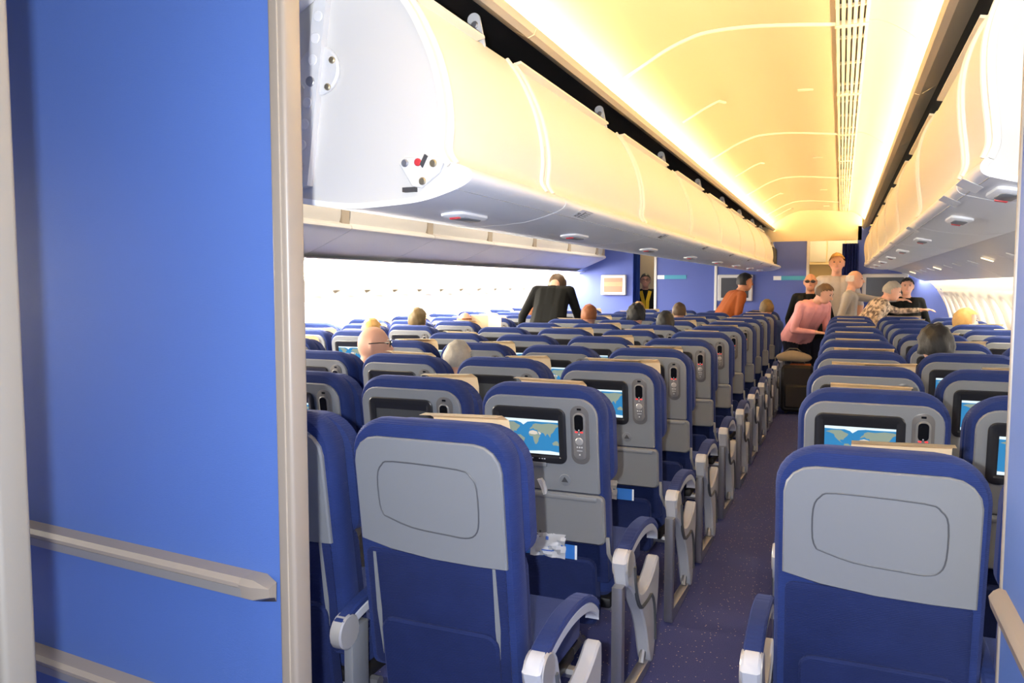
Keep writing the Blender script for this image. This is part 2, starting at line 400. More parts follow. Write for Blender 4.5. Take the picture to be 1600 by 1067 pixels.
# grille with lengthwise slats, section by section
y = 1.0; k = 0
while y < Y_END - .05:
    y1 = min(y + 1.25, Y_END)
    g = tag(empty('air_grille', (0, y, 2.51)), 'cream slatted air grille in the aisle ceiling, %s from the rear partition' % ORD[k], 'grille', 'air grille sections in the aisle ceiling')
    for j in range(6):
        x = -.048 + j * .0215
        boxo('slat', 'grille', g, x, x + .0135, .003, y1 - y - .003, -.006, .014)
    for j in range(3):
        yy = (y1 - y) * (j + .5) / 3; boxo('cross_bar', 'grille', g, -.05, .07, yy - .008, yy + .008, -.003, .008)
    boxo('end_bar', 'grille', g, -.052, .072, 0, .035, -.008, .012)
    y = y1; k += 1
for nm, x, s in (('left', -.942, 1), ('right', .276, -1)):
    k = 0
    for a, b_ in zip([.9, 2.4, 3.73, 5.06, 6.39, 7.72, 9.05, 10.38], [2.4, 3.73, 5.06, 6.39, 7.72, 9.05, 10.38, 12.28]):
        bm = bmesh.new(); prof = [(x - .068 * s, 2.289), (x - .004 * s, 2.252), (x + .018 * s, 2.260), (x + .026 * s, 2.281)]
        sheet(bm, prof, a + .002, b_ - .002, .008 * s)
        tag(finish(bm, 'ceiling_rail', 'ceiltrim'), 'cream ceiling edge rail over the %s, %s from the rear partition' % ('center bins' if s > 0 else 'right bins', ORD[k]), 'rail', 'ceiling edge rails'); k += 1
    bm = bmesh.new(); box(bm, min(x - .036 * s, x - .002 * s), max(x - .036 * s, x - .002 * s), .9, Y_END - .05, 2.288, 2.293)
    tag(finish(bm, 'cove_lamp', 'cove_' + nm), 'warm cove lamp tube behind the rail over %s' % ('the center bins' if s > 0 else 'the right bins'), 'lamp')
# black boxes over the bins: the gap's shade put into their colour
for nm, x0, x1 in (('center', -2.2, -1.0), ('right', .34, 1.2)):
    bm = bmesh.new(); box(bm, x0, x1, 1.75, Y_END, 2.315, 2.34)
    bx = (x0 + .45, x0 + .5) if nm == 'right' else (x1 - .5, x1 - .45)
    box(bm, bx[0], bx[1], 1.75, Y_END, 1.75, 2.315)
    structure(finish(bm, 'bin_gap_dark_1' if nm == 'center' else 'bin_gap_dark_2', 'void'), 'black boxes painted as shade behind the open bins')

# ------------------------------------------------------------------ overhead bins
CDOOR = smooth_prof([(-1.005, 2.180), (-.962, 2.118), (-.915, 2.02), (-.89, 1.93), (-.882, 1.85), (-.887, 1.79), (-.868, 1.757)], 4)
CLIP = smooth_prof([(-.868, 1.757), (-.832, 1.745), (-.813, 1.729), (-.822, 1.708), (-.87, 1.688), (-.95, 1.668), (-1.05, 1.660), (-1.16, 1.658), (-1.30, 1.676), (-1.52, 1.72)], 4)
RDOOR = smooth_prof([(.345, 2.160), (.315, 2.115), (.293, 2.06), (.281, 2.0), (.280, 1.94), (.285, 1.88), (.293, 1.82), (.296, 1.775), (.286, 1.745)], 4)
RLIP = smooth_prof([(.286, 1.745), (.275, 1.728), (.281, 1.708), (.315, 1.695), (.38, 1.680), (.50, 1.667), (.62, 1.672)], 4)
def lip_frame(lip, i):
    a, b_ = Vector(lip[i - 1]), Vector(lip[i + 1]); d = (b_ - a).normalized(); return Vector(lip[i]), d
def make_bin(name, door, lip, y0, y1, sgn, label, group, handle=True, text=None, first=False, bracket=True, marks=True):
    t = tag(empty(name, (0, y0, 0)), label, 'bin', group); L = y1 - y0
    def rel(b): return b
    bm = bmesh.new(); sheet(bm, door, .003, L - .003, .016 * -sgn); finish(bm, 'bucket_shell', 'cream', t)
    bm = bmesh.new(); sheet(bm, lip, .003, L - .003, .014 * -sgn); finish(bm, 'bin_lip', 'white', t)
    for yy in (.030, L - .030):                       # raised rounded edge bands of the bucket
        bm = bmesh.new(); tube(bm, [(p[0] + .002 * sgn, yy, p[1]) for p in door], .0085, 8); finish(bm, 'edge_band', 'edge', t)
    # end plates closing the bucket
    inner = [(-1.52, 1.75), (-1.50, 2.22), (-1.1, 2.215)] if sgn > 0 else [(.62, 1.70), (.62, 2.18), (.40, 2.185)]
    for yy in (.012, L - .020):
        bm = bmesh.new(); ring = [p for p in door] + [p for p in lip[1:]] + inner
        ring = [(p[0] - .004 * sgn, p[1]) for p in ring]
        slab(bm, ring, [(0, yy), (0, yy + .008)], 'y'); finish(bm, 'end_plate', 'endplate', t, smooth=False)
    # folded rim along the top of the shell
    x, z = door[0]
    bm = bmesh.new(); sheet(bm, [(x, z), (x + .030 * sgn, z + .006)], .02, L - .26, .008 * -sgn); finish(bm, 'top_rim', 'edge', t)
    if bracket:
        bm = bmesh.new(); slab(bm, rrect(-.020, .020, -.02, .100, .019, 5), [(0, 0), (0, .008), (.002, .010)], 'y')
        bmesh.ops.rotate(bm, verts=bm.verts, cent=(0, 0, 0), matrix=Matrix.Rotation(math.radians(-12 * sgn), 3, 'Y'))
        br = finish(bm, 'hinge_bracket', 'whitesoft', t); br.location = (x - .012 * sgn, L - .21, z - .005)
        bm = bmesh.new(); disc(bm, (-.012 * sgn, -.001, .062), .011, -.006, 'y', 10); finish(bm, 'bolt', 'steel', br)
    # underside: panel joints and finger handle
    ih = int(len(lip) * .60); p, d = lip_frame(lip, ih); ang = math.atan2(d.y, d.x)
    if handle:
        h = finish_handle(t, p, d, L / 2, sgn)
    gi = int(len(lip) * .42)
    bm = bmesh.new(); tube(bm, [(lip[gi][0], .01, lip[gi][1]), (lip[gi][0], L - .01, lip[gi][1])], .0018, 5); finish(bm, 'groove_line', 'inkgrey', t)
    if marks:                                          # seat-row placard on the lip
        mi = int(len(lip) * .36); p, d = lip_frame(lip, mi)
        n = Vector((d.y, -d.x)) * (1 if d.y * 0 + (-d.x) < 0 else -1)
        X = Vector((0, 1, 0)); Yv = Vector((-d.x, 0, -d.y)); Z = X.cross(Yv)
        mt = Matrix((X, Yv, Z)).transposed().to_4x4(); mt.translation = Vector((p.x, .16, p.y)) + Z * .0015 * (1 if Z.z < 0 else -1)
        pl = empty_part('row_placard', t, mt)
        if text: text_mesh('row_number', text, .030, 'ink', pl, Matrix.Translation((0, -.01, 0)))
        else: boxo('print_block', 'ink', pl, 0, .03, -.01, .008, 0, .001)
        boxo('print_bar', 'ink', pl, .045, .052, -.012, .022, 0, .001)
        for q in range(4): boxo('print_line', 'inkgrey', pl, .062, .11, -.012 + q * .009, -.008 + q * .009, 0, .001)
    return t
def empty_part(name, parent, mt):
    bm = bmesh.new(); slab(bm, rrect(-.012, .12, -.02, .03, .004, 2), [(0, -.0006), (0, 0)], 'z')
    o = finish(bm, name, 'white', parent, False); o.matrix_local = mt; return o
def finish_handle(t, p, d, y, sgn):
    X = Vector((0, 1, 0)); D = Vector((d.x, 0, d.y)); Z = X.cross(D)
    if Z.z > 0: Z = -Z; X = -X
    mt = Matrix((X, D, Z)).transposed().to_4x4(); mt.translation = Vector((p.x, y, p.y)) + Z * .002
    bm = bmesh.new(); slab(bm, rrect(-.105, .105, -.034, .034, .03, 6), [(0, -.003), (0, .004), (.008, .009)], 'z')
    h = finish(bm, 'finger_handle', 'white', t); h.matrix_local = mt
    bm = bmesh.new(); slab(bm, rrect(-.075, .055, -.020, .020, .018, 5), [(0, .008), (0, .0105), (.002, .012)], 'z'); finish(bm, 'handle_recess', 'shell', h)
    bm = bmesh.new(); box(bm, .056, .074, -.014, .014, .008, .014, .002); finish(bm, 'latch_flag', 'redplain', h)
    return h
cuts = [1.70, 2.39, 3.71, 5.04, 6.37, 7.70, 9.03, 10.36, 11.45]
words = ['', 'second', 'third', 'fourth', 'fifth', 'sixth', 'seventh', 'eighth', 'ninth']
for i, (a, b_) in enumerate(zip(cuts[:-1], cuts[1:])):
    lab = 'short open cream center bin at the rear partition, end plate showing' if i == 0 else 'open cream center overhead bin, %s from the rear partition' % words[i]
    t = make_bin('overhead_bin', CDOOR, CLIP, a, b_, 1, lab, 'open center bins', text='23' if i == 1 else None, marks=i > 0)
    if i == 0:                                       # hardware on the exposed end plate
        bm = bmesh.new(); slab(bm, [(-1.20, 2.235), (-1.235, 2.235), (-1.315, 1.74), (-1.30, 1.715), (-1.275, 1.72)], [(0, -.012), (0, .0), (.001, .012)], 'y'); arm = finish(bm, 'pivot_arm', 'whitesoft', t, smooth=False)
        for q in range(9):
            f = q / 8; bm = bmesh.new(); disc(bm, (-1.222 - .075 * f, -.013, 2.19 - .42 * f), .0135, -.003, 'y', 12); finish(bm, 'arm_hole', 'greybin' if q not in (4, 8) else 'steel', arm)
        bm = bmesh.new(); disc(bm, (-1.245, .010, 2.01), .062, -.010, 'y', 24); pd = finish(bm, 'pivot_plate', 'whitesoft', t)
        for q in ((-1.20, 2.03), (-1.215, 1.965)):
            bm = bmesh.new(); disc(bm, (q[0], 0, q[1]), .009, -.006, 'y', 10); finish(bm, 'screw', 'brass', pd)
        bm = bmesh.new(); slab(bm, [(-.995, 1.775), (-1.01, 1.76), (-.975, 1.705), (-.95, 1.70), (-.90, 1.735), (-.885, 1.765), (-.91, 1.775)], [(0, .012), (0, .004), (.002, .002)], 'y'); lp = finish(bm, 'latch_plate', 'whitesoft', t, smooth=False)
        for q, c in (((-.993, 1.762), 'steel'), ((-.957, 1.762), 'redplain'), ((-.915, 1.757), 'brass'), ((-.945, 1.716), 'brass')):
            bm = bmesh.new(); disc(bm, (q[0], .002, q[1]), .0095, -.006, 'y', 12); finish(bm, 'screw', c, lp)
        bm = bmesh.new(); slab(bm, [(-.944, 1.748), (-.930, 1.775), (-.937, 1.78), (-.950, 1.757)], [(0, .003), (0, -.003)], 'y'); finish(bm, 'latch_hook', 'ink', lp, False)
        boxo('latch_stop', 'ink', lp, -1.0, -.965, -.002, .012, 1.692, 1.703)
rc = [2.01, 2.39, 3.67, 5.0, 6.33, 7.66, 8.99, 10.32, 11.6]
for i, (a, b_) in enumerate(zip(rc[:-1], rc[1:])):
    lab = 'short open pale right bin by the blue side partition' if i == 0 else 'open pale right overhead bin, %s from the side partition' % words[i]
    make_bin('overhead_bin', RDOOR, RLIP, a, b_, -1, lab, 'open right bins', marks=True)
# last stretch of the center bins: an open end with a bag in it
bm = bmesh.new(); sheet(bm, CLIP, 0, .62, -.014); t = tag(empty('overhead_bin', (0, 11.46, 0)), 'cream center bin end by the bulkhead with black bag inside', 'bin', 'open center bins'); finish(bm, 'bin_lip', 'white', t)
bm = bmesh.new(); ring = [(p[0], p[1]) for p in CDOOR] + list(CLIP[1:]) + [(-1.52, 1.75), (-1.5, 2.2), (-1.1, 2.2)]
slab(bm, ring, [(0, .60), (0, .63)], 'y'); finish(bm, 'end_plate', 'cream', t, False)
bm = bmesh.new(); slab(bm, rrect(-.17, .17, 0, .30, .06, 5), [(.03, 0), (0, .03), (0, .28), (.03, .31)], 'y')
bg = finish(bm, 'body', 'bag'); bgr = tag(empty('duffel_bag', (-1.03, 11.62, 1.70)), 'black bag lying in the last center bin by the bulkhead', 'bag'); bg.parent = bgr
bm = bmesh.new(); tube(bm, [(.08, .1, .29), (.11, .12, .36), (.11, .2, .37), (.08, .22, .29)], .012, 6); finish(bm, 'handle', 'bagtrim', bgr)
# closed bins over the far left aisle
k = 0; y = 1.1
while y < 11.9:
    y1 = min(y + 1.33, 12.1)
    t = tag(empty('overhead_bin', (0, y, 0)), 'closed pale left overhead bin, %s from the rear end' % ORD[k], 'bin', 'closed bins over the left seats'); L = y1 - y
    bm = bmesh.new(); sheet(bm, smooth_prof([(-3.52, 2.30), (-3.49, 2.15), (-3.48, 2.0), (-3.50, 1.925)], 4), .025, L - .025, .014); finish(bm, 'door', 'whitesoft', t)
    bm = bmesh.new(); sheet(bm, smooth_prof([(-3.50, 1.925), (-3.455, 1.905), (-3.47, 1.885), (-3.60, 1.83), (-3.80, 1.745), (-3.98, 1.685)], 4), .004, L - .004, .014); finish(bm, 'bin_lip', 'greybin', t)
    boxo('joint_strip', 'tan', t, -3.50, -3.458, L - .10, L - .002, 1.925, 2.25)
    boxo('lamp_clip', 'recess', t, -3.99, -3.95, L / 2 - .05, L / 2 + .05, 1.672, 1.690, .003)
    y = y1; k += 1
for i_ in range(4):
    tag(boxo('aisle_fill', 'aislefill', None, -2.95, -2.75, 1.6 + 2.6 * i_, 3.9 + 2.6 * i_, 2.285, 2.299), 'added flat warm fill panel in the far aisle ceiling, %s from the rear' % ORD[i_], 'lamp', 'added fill panels over the far aisle')  # unseen panels added to brighten the dark left aisle
bm = bmesh.new(); box(bm, -3.52, -2.0, 1.0, Y_END, 2.30, 2.33); structure(finish(bm, 'trim_3', 'ceil'), 'cream ceiling over the far aisle')

# ------------------------------------------------------------------ rear partitions around the camera
def partition(name, label, length, loc, rz, posts, rails, h=2.35):
    """panel in local x (0..-length), facing -y"""
    t = empty(name, loc); t.rotation_euler = (0, 0, rz); t['kind'] = 'structure'; t['label'] = label
    boxo('panel', 'bluewall', t, -length, 0, 0, .03, 0, h)
    for x0, x1 in posts:
        bm = bmesh.new(); slab(bm, rrect(x0, x1, -.010, .040, .008, 3), [(0, 0), (0, h)], 'z'); finish(bm, 'edge_post', 'post', t)
        bm = bmesh.new(); box(bm, x0 + (x1 - x0) * .62, x0 + (x1 - x0) * .66, -.0125, -.0095, 0, h); finish(bm, 'post_seam', 'tan', t)
    for z in rails:
        bm = bmesh.new(); slab(bm, [(-.0, z), (-.038, z - .002), (-.046, z - .012), (-.046, z - .020), (0, z - .020)], [(0, -length), (0, -.075)], 'x'); r = finish(bm, 'handrail', 'rail', t)
        bm = bmesh.new(); slab(bm, [(0, z - .021), (-.046, z - .021), (-.042, z - .042), (-.020, z - .052), (0, z - .053)], [(0, -length), (0, -.070)], 'x'); finish(bm, 'rail_underside', 'railunder', r)
        bm = bmesh.new(); slab(bm, [(0, z), (-.038, z - .002), (-.047, z - .014), (-.042, z - .042), (-.02, z - .052), (0, z - .053)], [(0, -.075), (.0, -.04), (.014, -.004)], 'x'); finish(bm, 'rail_end_cap', 'post', r)
    return t
pt = partition('wall_rear_left', 'bright blue partition with two beige handrails and a cream edge post', 1.5, (-1.045, 1.276, 0), math.radians(-4.8), [(.0, .044)], [.866, .545])
# nearer partition beside the camera, its cream edge post at the doorway
t = empty('wall_near_left', (-1.133, .75, 0)); t['kind'] = 'structure'; t['label'] = 'blue partition with cream rounded edge post by the doorway'
boxo('panel', 'bluewall', t, -.9, 0, 0, .03, 0, 2.35)
bm = bmesh.new(); slab(bm, rrect(-.008, .024, -.012, .042, .010, 4), [(0, 0), (0, 2.35)], 'z'); finish(bm, 'edge_post', 'nearpost_dimmed', t)
# right hand side partition running along the aisle
t = empty('wall_rear_right', (.300, 0, 0)); t['kind'] = 'structure'; t['label'] = 'blue side partition with beige handrail beside the right seats'
boxo('panel', 'bluewall', t, 0, .03, .3, 1.71, 0, 2.35)
boxo('edge_post', 'post', t, -.004, .034, 1.71, 1.722, 0, 2.35, .003)
bm = bmesh.new(); slab(bm, [(0, .895), (-.020, .892), (-.028, .880), (-.024, .860), (0, .852)], [(0, .3), (0, 1.68), (.008, 1.70)], 'y'); finish(bm, 'handrail', 'rail', t)
# closeouts above the near ends of the bins
bm = bmesh.new(); sheet(bm, smooth_prof([(-1.62, 2.02), (-1.42, 2.10), (-1.24, 2.19), (-1.08, 2.30), (-1.0, 2.42)], 4), 1.35, 1.685, -.012)
structure(finish(bm, 'trim_4', 'whitesoft'), 'white curved closeout above the center bins')
bm = bmesh.new(); sheet(bm, smooth_prof([(.30, 2.34), (.315, 2.20), (.35, 2.10), (.42, 2.05)], 4), 1.70, 2.0, -.012)
structure(finish(bm, 'trim_5', 'whitesoft'), 'cream closeout above the right bins')

# ------------------------------------------------------------------ far bulkhead
bh = empty('wall_front', (0, Y_END, 0)); bh['kind'] = 'structure'; bh['label'] = 'blue bulkhead at the front of the cabin'
for x0, x1, z1 in ((-4.6, -2.99, 2.3), (-2.67, -.455, 2.10), (.20, 1.4, 2.3)):
    boxo('panel', 'bulk', bh, x0, x1, 0, .04, 0, z1)
for x in (-2.69, -1.765, -.455):
    boxo('edge_post', 'whitesoft', bh, x - .02, x + .02, -.02, .03, 0, 2.10, .004)
boxo('header', 'galley', bh, -2.68, .25, .0, .05, 2.10, 2.6)
# galley beyond the doorways
bm = bmesh.new(); box(bm, -.62, .45, 14.2, 14.25, 0, 2.6); box(bm, -.62, -.57, 12.36, 14.2, 0, 2.6); box(bm, .40, .45, 12.36, 14.2, 0, 2.6); box(bm, -.62, .45, 12.36, 14.25, 2.55, 2.6)
structure(finish(bm, 'wall_galley', 'galley', smooth=False), 'warm lit galley wall beyond the aisle doorway')
bm = bmesh.new(); box(bm, -3.4, -2.4, 13.6, 13.65, 0, 2.4); structure(finish(bm, 'wall_far_left', 'tan', smooth=False), 'dim wall beyond the far aisle doorway')
tag(boxo('galley_lamp', 'galleylamp', None, -.35, .20, 13.0, 13.5, 2.52, 2.545), 'warm lamp panel in the galley ceiling', 'lamp')
tag(boxo('vestibule_fill', 'galleylamp', None, -2.95, -2.6, 12.9, 13.3, 2.36, 2.385), 'added warm fill panel beyond the far aisle doorway', 'lamp')  # unseen panel added to brighten the worker in the doorway
boxo('header_panel', 'galley', bh, -3.05, -2.6, .06, 1.3, 2.39, 2.41)
gc = tag(empty('galley_unit', (-.06, 13.9, 0)), 'grey-green galley counter unit beyond the aisle doorway', 'cabinet')
boxo('body', 'tan', gc, -.45, .4, 0, .28, 0, 1.50); boxo('counter', 'steel', gc, -.46, .42, -.03, .28, 1.50, 1.54); boxo('upper_cabinet', 'galley', gc, -.45, .4, .02, .28, 1.80, 2.4)
for i in range(3): boxo('door', 'whitesoft', gc, -.44 + i * .28, -.18 + i * .28, .0, .02, 1.84, 2.3, .004)
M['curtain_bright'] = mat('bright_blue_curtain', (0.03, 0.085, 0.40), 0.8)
def curtain(x0, x1, y, z0, z1, label, ms='curtain'):
    bm = bmesh.new(); N = 40; rows = []
    for z in (z1, (z0 + z1) / 2, z0):
        rows.append([bm.verts.new((x0 + (x1 - x0) * i / N, y + .025 * math.sin(i * .95) + .008 * math.sin(i * 2.3 + z), z)) for i in range(N + 1)])
    for a, b_ in zip(rows[:-1], rows[1:]):
        for i in range(N): bm.faces.new((a[i], a[i + 1], b_[i + 1], b_[i]))
    geo = bmesh.ops.solidify(bm, geom=bm.faces[:], thickness=.004)
    tag(finish(bm, 'curtain', ms), label, 'curtain')
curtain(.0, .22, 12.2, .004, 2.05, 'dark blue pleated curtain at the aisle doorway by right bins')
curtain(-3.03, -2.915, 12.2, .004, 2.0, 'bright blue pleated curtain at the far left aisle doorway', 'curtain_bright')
def monitor(label, x0, x1, z0, z1, on):
    t = tag(empty('monitor', ((x0 + x1) / 2, Y_END - .003, (z0 + z1) / 2)), label, 'monitor'); w, h = (x1 - x0) / 2, (z1 - z0) / 2
    bm = bmesh.new(); slab(bm, rrect(-w, w, -h, h, .02, 4), [(0, 0), (0, -.05), (.012, -.065)], 'y'); finish(bm, 'frame', 'tvframe', t)
    boxo('screen', 'tv' if on else 'tvdark', t, -w + .055, w - .055, -.068, -.064, -h + .05, h - .05)
    if on: boxo('picture_band', 'tvglow', t, -w + .055, w - .055, -.070, -.067, -.02, .05)
monitor('lit orange-picture monitor on the bulkhead over the left seats', -3.56, -3.15, 1.30, 1.625, True)
monitor('large dark monitor on the bulkhead facing the right seats', .27, .86, 1.22, 1.62, False)
monitor('dark monitor on the center bulkhead behind man in orange', -1.73, -1.22, 1.22, 1.62, False)
for x, z, lab in ((-2.45, 1.585, 'teal and white placard on the bulkhead beside the far doorway'), (-.72, 1.565, 'teal and white placard on the bulkhead beside the aisle doorway')):
    t = tag(empty('placard', (x, Y_END - .001, z)), lab, 'sign'); boxo('teal_field', 'teal', t, -.1, .24, -.012, 0, -.03, .03); boxo('white_field', 'cardwhite', t, -.21, -.1, -.012, 0, -.03, .03)

# ================================================================== SEATS
TOP = 1.127; LEAN = .14; SP = .52; PITCH = .8128
def lean(bm):
    for v in bm.verts: v.co.y += (TOP - v.co.z) * LEAN
def leaned(bm, name, ms, parent, smooth=True):
    lean(bm); return finish(bm, name, ms, parent, smooth)
# world map outlines as (lon,lat)
MAPS = {'land': [[(-165, 62), (-140, 70), (-95, 72), (-80, 63), (-60, 55), (-66, 45), (-80, 32), (-82, 26), (-97, 26), (-97, 18), (-84, 10), (-95, 15), (-108, 24), (-122, 38), (-126, 50), (-150, 59)],
                 [(-78, 8), (-60, 9), (-48, 0), (-36, -7), (-42, -22), (-55, -34), (-66, -45), (-70, -54), (-74, -45), (-71, -20), (-81, -5)],
                 [(10, 33), (34, 28), (43, 12), (51, 11), (40, -5), (38, -18), (28, -33), (19, -34), (12, -15), (9, 4), (-8, 5), (-15, 14)],
                 [(-9, 38), (-2, 48), (8, 55), (10, 63), (25, 70), (60, 68), (100, 74), (140, 71), (150, 68), (150, 60), (137, 54), (128, 40), (121, 30), (108, 20), (104, 2), (98, 12), (89, 22), (78, 8), (70, 22), (57, 26), (45, 14), (35, 30), (35, 37), (22, 38), (12, 45), (0, 40)],
                 [(114, -24), (130, -13), (142, -12), (150, -24), (150, -36), (136, -34), (118, -34)]],
        'sand': [[(-14, 18), (-9, 30), (10, 35), (32, 30), (36, 18), (20, 14), (0, 15)], [(38, 28), (48, 28), (56, 20), (46, 14)]],
        'ice': [[(-170, 78), (-170, 90), (150, 90), (150, 80), (60, 79), (15, 80), (-18, 76), (-42, 60), (-55, 70), (-80, 77), (-120, 76)],
                [(-170, -66), (-100, -70), (-62, -62), (-40, -72), (40, -66), (100, -64), (150, -68), (150, -82), (-170, -82)]]}
def screen_mesh(on):
    bm = bmesh.new(); x0, x1, z0, z1 = -.143, .069, .883, 1.005
    def quad(a, b_, c, d, y, mi):
        f = bm.faces.new([bm.verts.new((x, y, z)) for x, z in ((a, c), (b_, c), (b_, d), (a, d))]); f.material_index = mi
    quad(x0, x1, z0, z1, -.0128, 0)
    if on:
        for nm, mi, y in (('land', 1, -.0130), ('ice', 3, -.0131), ('sand', 2, -.0132)):
            for poly in MAPS[nm]:
                pts = [(x0 + (lo + 170) / 320 * (x1 - x0), z0 + (max(-82, la) + 82) / 172 * (z1 - z0)) for lo, la in poly]
                f = bm.faces.new([bm.verts.new((px, y, pz)) for px, pz in pts]); f.material_index = mi
    lean(bm)
    for f in bm.faces:
        f.normal_update()
        if f.normal.y > 0: f.normal_flip()
    bmesh.ops.triangulate(bm, faces=bm.faces)
    me = bpy.data.meshes.new('screen'); bm.to_mesh(me); bm.free()
    return link(me, 'screen', ['ocean', 'land', 'sand', 'ice'] if on else ['off'], None, False)
def make_seat(kind, aisle=None):
    """kind: 'map' / 'dark' / 'plain'; aisle: None, 'R', 'L' (side of the aisle end)"""
    t = empty('airplane_seat')
    # padded back, wrapped in blue cloth
    bm = bmesh.new(); out = rrect(-.228, .228, .42, TOP, .105, 7, .03)
    slab(bm, out, [(.030, .0), (.012, .004), (.002, .018), (0, .045), (.006, .075), (.03, .09)], 'y'); leaned(bm, 'backrest', 'fabric', t)
    # winged head cushion on the front side
    bm = bmesh.new(); slab(bm, rrect(-.226, .230, .76, TOP - .018, .11, 7, .06), [(.02, .082), (.0, .10), (.0, .145), (.03, .175)], 'y'); leaned(bm, 'head_cushion', 'fabric', t)
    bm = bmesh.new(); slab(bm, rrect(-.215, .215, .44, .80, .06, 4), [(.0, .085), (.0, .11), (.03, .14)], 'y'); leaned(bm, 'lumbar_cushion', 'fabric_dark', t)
    if kind == 'plain':
        b0 = [(-.207, .800), (-.12, .778), (0, .765), (.12, .762), (.207, .766)]
        out = b0 + [(.207, 1.0)] + [(.137 + .07 * math.cos(a), 1.012 + .07 * math.sin(a)) for a in [math.radians(q) for q in (0, 22, 45, 67, 90)]] + [(-.137 + .07 * math.cos(a), 1.012 + .07 * math.sin(a)) for a in [math.radians(q) for q in (90, 112, 135, 157, 180)]]
        bm = bmesh.new(); slab(bm, out, [(0, .006), (0, -.006), (.004, -.011)], 'y'); sh = leaned(bm, 'back_panel', 'shell', t)
        g = [(-.13, .872), (-.05, .848), (.05, .840), (.10, .838), (.128, .850), (.140, .885), (.140, .97), (.125, 1.0), (.09, 1.015), (-.09, 1.02), (-.125, 1.008), (-.14, .975), (-.14, .90)]
        g = smooth_prof(g + [g[0]], 3)
        bm = bmesh.new(); tube(bm, [(p[0], -.0105, p[1]) for p in g], .0022, 6, caps=False); leaned(bm, 'inset_groove', 'groove', sh)
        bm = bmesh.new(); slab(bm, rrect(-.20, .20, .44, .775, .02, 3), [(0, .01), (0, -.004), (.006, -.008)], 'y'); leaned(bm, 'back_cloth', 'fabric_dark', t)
        for s in ((-1, 1) if aisle != 'L' else ()):
            bm = bmesh.new(); slab(bm, [(s * .168, .765), (s * .176, .765), (s * .180, .60), (s * .172, .47), (s * .166, .60)][::s], [(0, 0), (0, -.010)], 'y'); leaned(bm, 'shell_sliver', 'shell', t)
        bm = bmesh.new(); slab(bm, rrect(-.165, .175, .30, .585, .035, 4), [(0, .02), (0, -.016), (.006, -.022)], 'y'); leaned(bm, 'literature_pocket', 'fabric_dark', t)
    else:
        bm = bmesh.new(); slab(bm, rrect(-.207, .207, .752, 1.085, .065, 6, .008), [(0, .006), (0, -.005), (.004, -.010)], 'y'); sh = leaned(bm, 'back_panel', 'shell', t)
        bm = bmesh.new(); slab(bm, rrect(-.174, .096, .852, 1.048, .026, 5), [(0, -.004), (0, -.014), (.004, -.017), (.020, -.017), (.026, -.0125)], 'y'); bz = leaned(bm, 'screen_bezel', 'bezel', t)
        sc = screen_mesh(kind == 'map'); sc.parent = bz
        bm = bmesh.new()
        for q in (-.03, -.005, .005, .014): box(bm, q, q + .005, -.0178, -.0165, .866, .869)
        leaned(bm, 'key_legend', 'cardwhite', bz, False)
        bm = bmesh.new(); slab(bm, rrect(-.045, .022, .838, .854, .005, 2), [(0, -.006), (0, -.016), (.002, -.018)], 'y'); leaned(bm, 'bezel_catch', 'shell', t)
        # corded handset in its dark surround
        bm = bmesh.new(); slab(bm, rrect(.113, .178, .858, 1.062, .030, 6), [(0, -.006), (0, -.012), (.005, -.0135)], 'y'); rs = leaned(bm, 'handset_surround', 'recess', t)
        bm = bmesh.new(); slab(bm, rrect(.1235, .1675, .874, 1.038, .021, 6), [(0, -.012), (0, -.018), (.004, -.021)], 'y'); hs = leaned(bm, 'handset', 'handset', t)
        bm = bmesh.new(); slab(bm, rrect(.130, .161, .975, 1.032, .012, 4), [(0, -.019), (0, -.0222)], 'y'); leaned(bm, 'display', 'black', hs)
        bm = bmesh.new(); disc(bm, (.1455, -.0205, .940), .0135, -.005); leaned(bm, 'dial', 'silver', hs)
        bm = bmesh.new()
        for q in (-.0095, .0095): box(bm, .1455 + q - .0045, .1455 + q + .0045, -.0235, -.021, .970, .974)
        leaned(bm, 'red_key', 'red', hs, False)
        bm = bmesh.new()
        for dx, z in ((0, .979), (0, .964), (-.008, .919), (0, .919), (.008, .919), (0, .893)): disc(bm, (.1455 + dx, -.0205, z), .0028, -.002, n=8)
        box(bm, .136, .155, -.0216, -.0205, .906, .908)
        leaned(bm, 'key', 'whitesoft', hs, False)
        bm = bmesh.new(); box(bm, .138, .153, -.0150, -.0130, 1.046, 1.053, .001); leaned(bm, 'surround_slot', 'black', rs, False)
        # call button with triangle mark, tray and its latch
        bm = bmesh.new(); disc(bm, (.085, -.009, .796), .021, -.004, n=20); bt = leaned(bm, 'recline_emblem', 'shell', t)
        bm = bmesh.new(); slab(bm, [(.073, .789), (.097, .789), (.085, .808)], [(0, -.012), (0, -.0145)], 'y'); leaned(bm, 'triangle', 'ink', bt, False)
        tr = rrect(-.222, .222, .572, .750, .022, 4)
        bm = bmesh.new(); slab(bm, tr, [(0, .004), (0, -.014), (.006, -.021)], 'y'); ty = leaned(bm, 'tray_table', 'tray', t)
        bm = bmesh.new(); slab(bm, rrect(-.20, .20, .728, .745, .006, 3), [(0, -.018), (0, -.0235), (.004, -.026)], 'y'); leaned(bm, 'tray_ridge', 'tray', ty)
        bm = bmesh.new(); slab(bm, [(-.012, .792), (.002, .796), (.010, .785), (.020, .742), (.008, .738), (.000, .765)][::-1], [(0, -.008), (0, -.026), (.002, -.028)], 'y'); leaned(bm, 'tray_latch', 'whitesoft', ty)
        bm = bmesh.new(); box(bm, -.09, .02, -.0222, -.0212, .588, .5885)
        for q in range(7): box(bm, -.085 + q * .014, -.078 + q * .014, -.0222, -.0212, .5885, .592 + .006 * (q % 3))
        leaned(bm, 'tray_print', 'ink', ty, False)
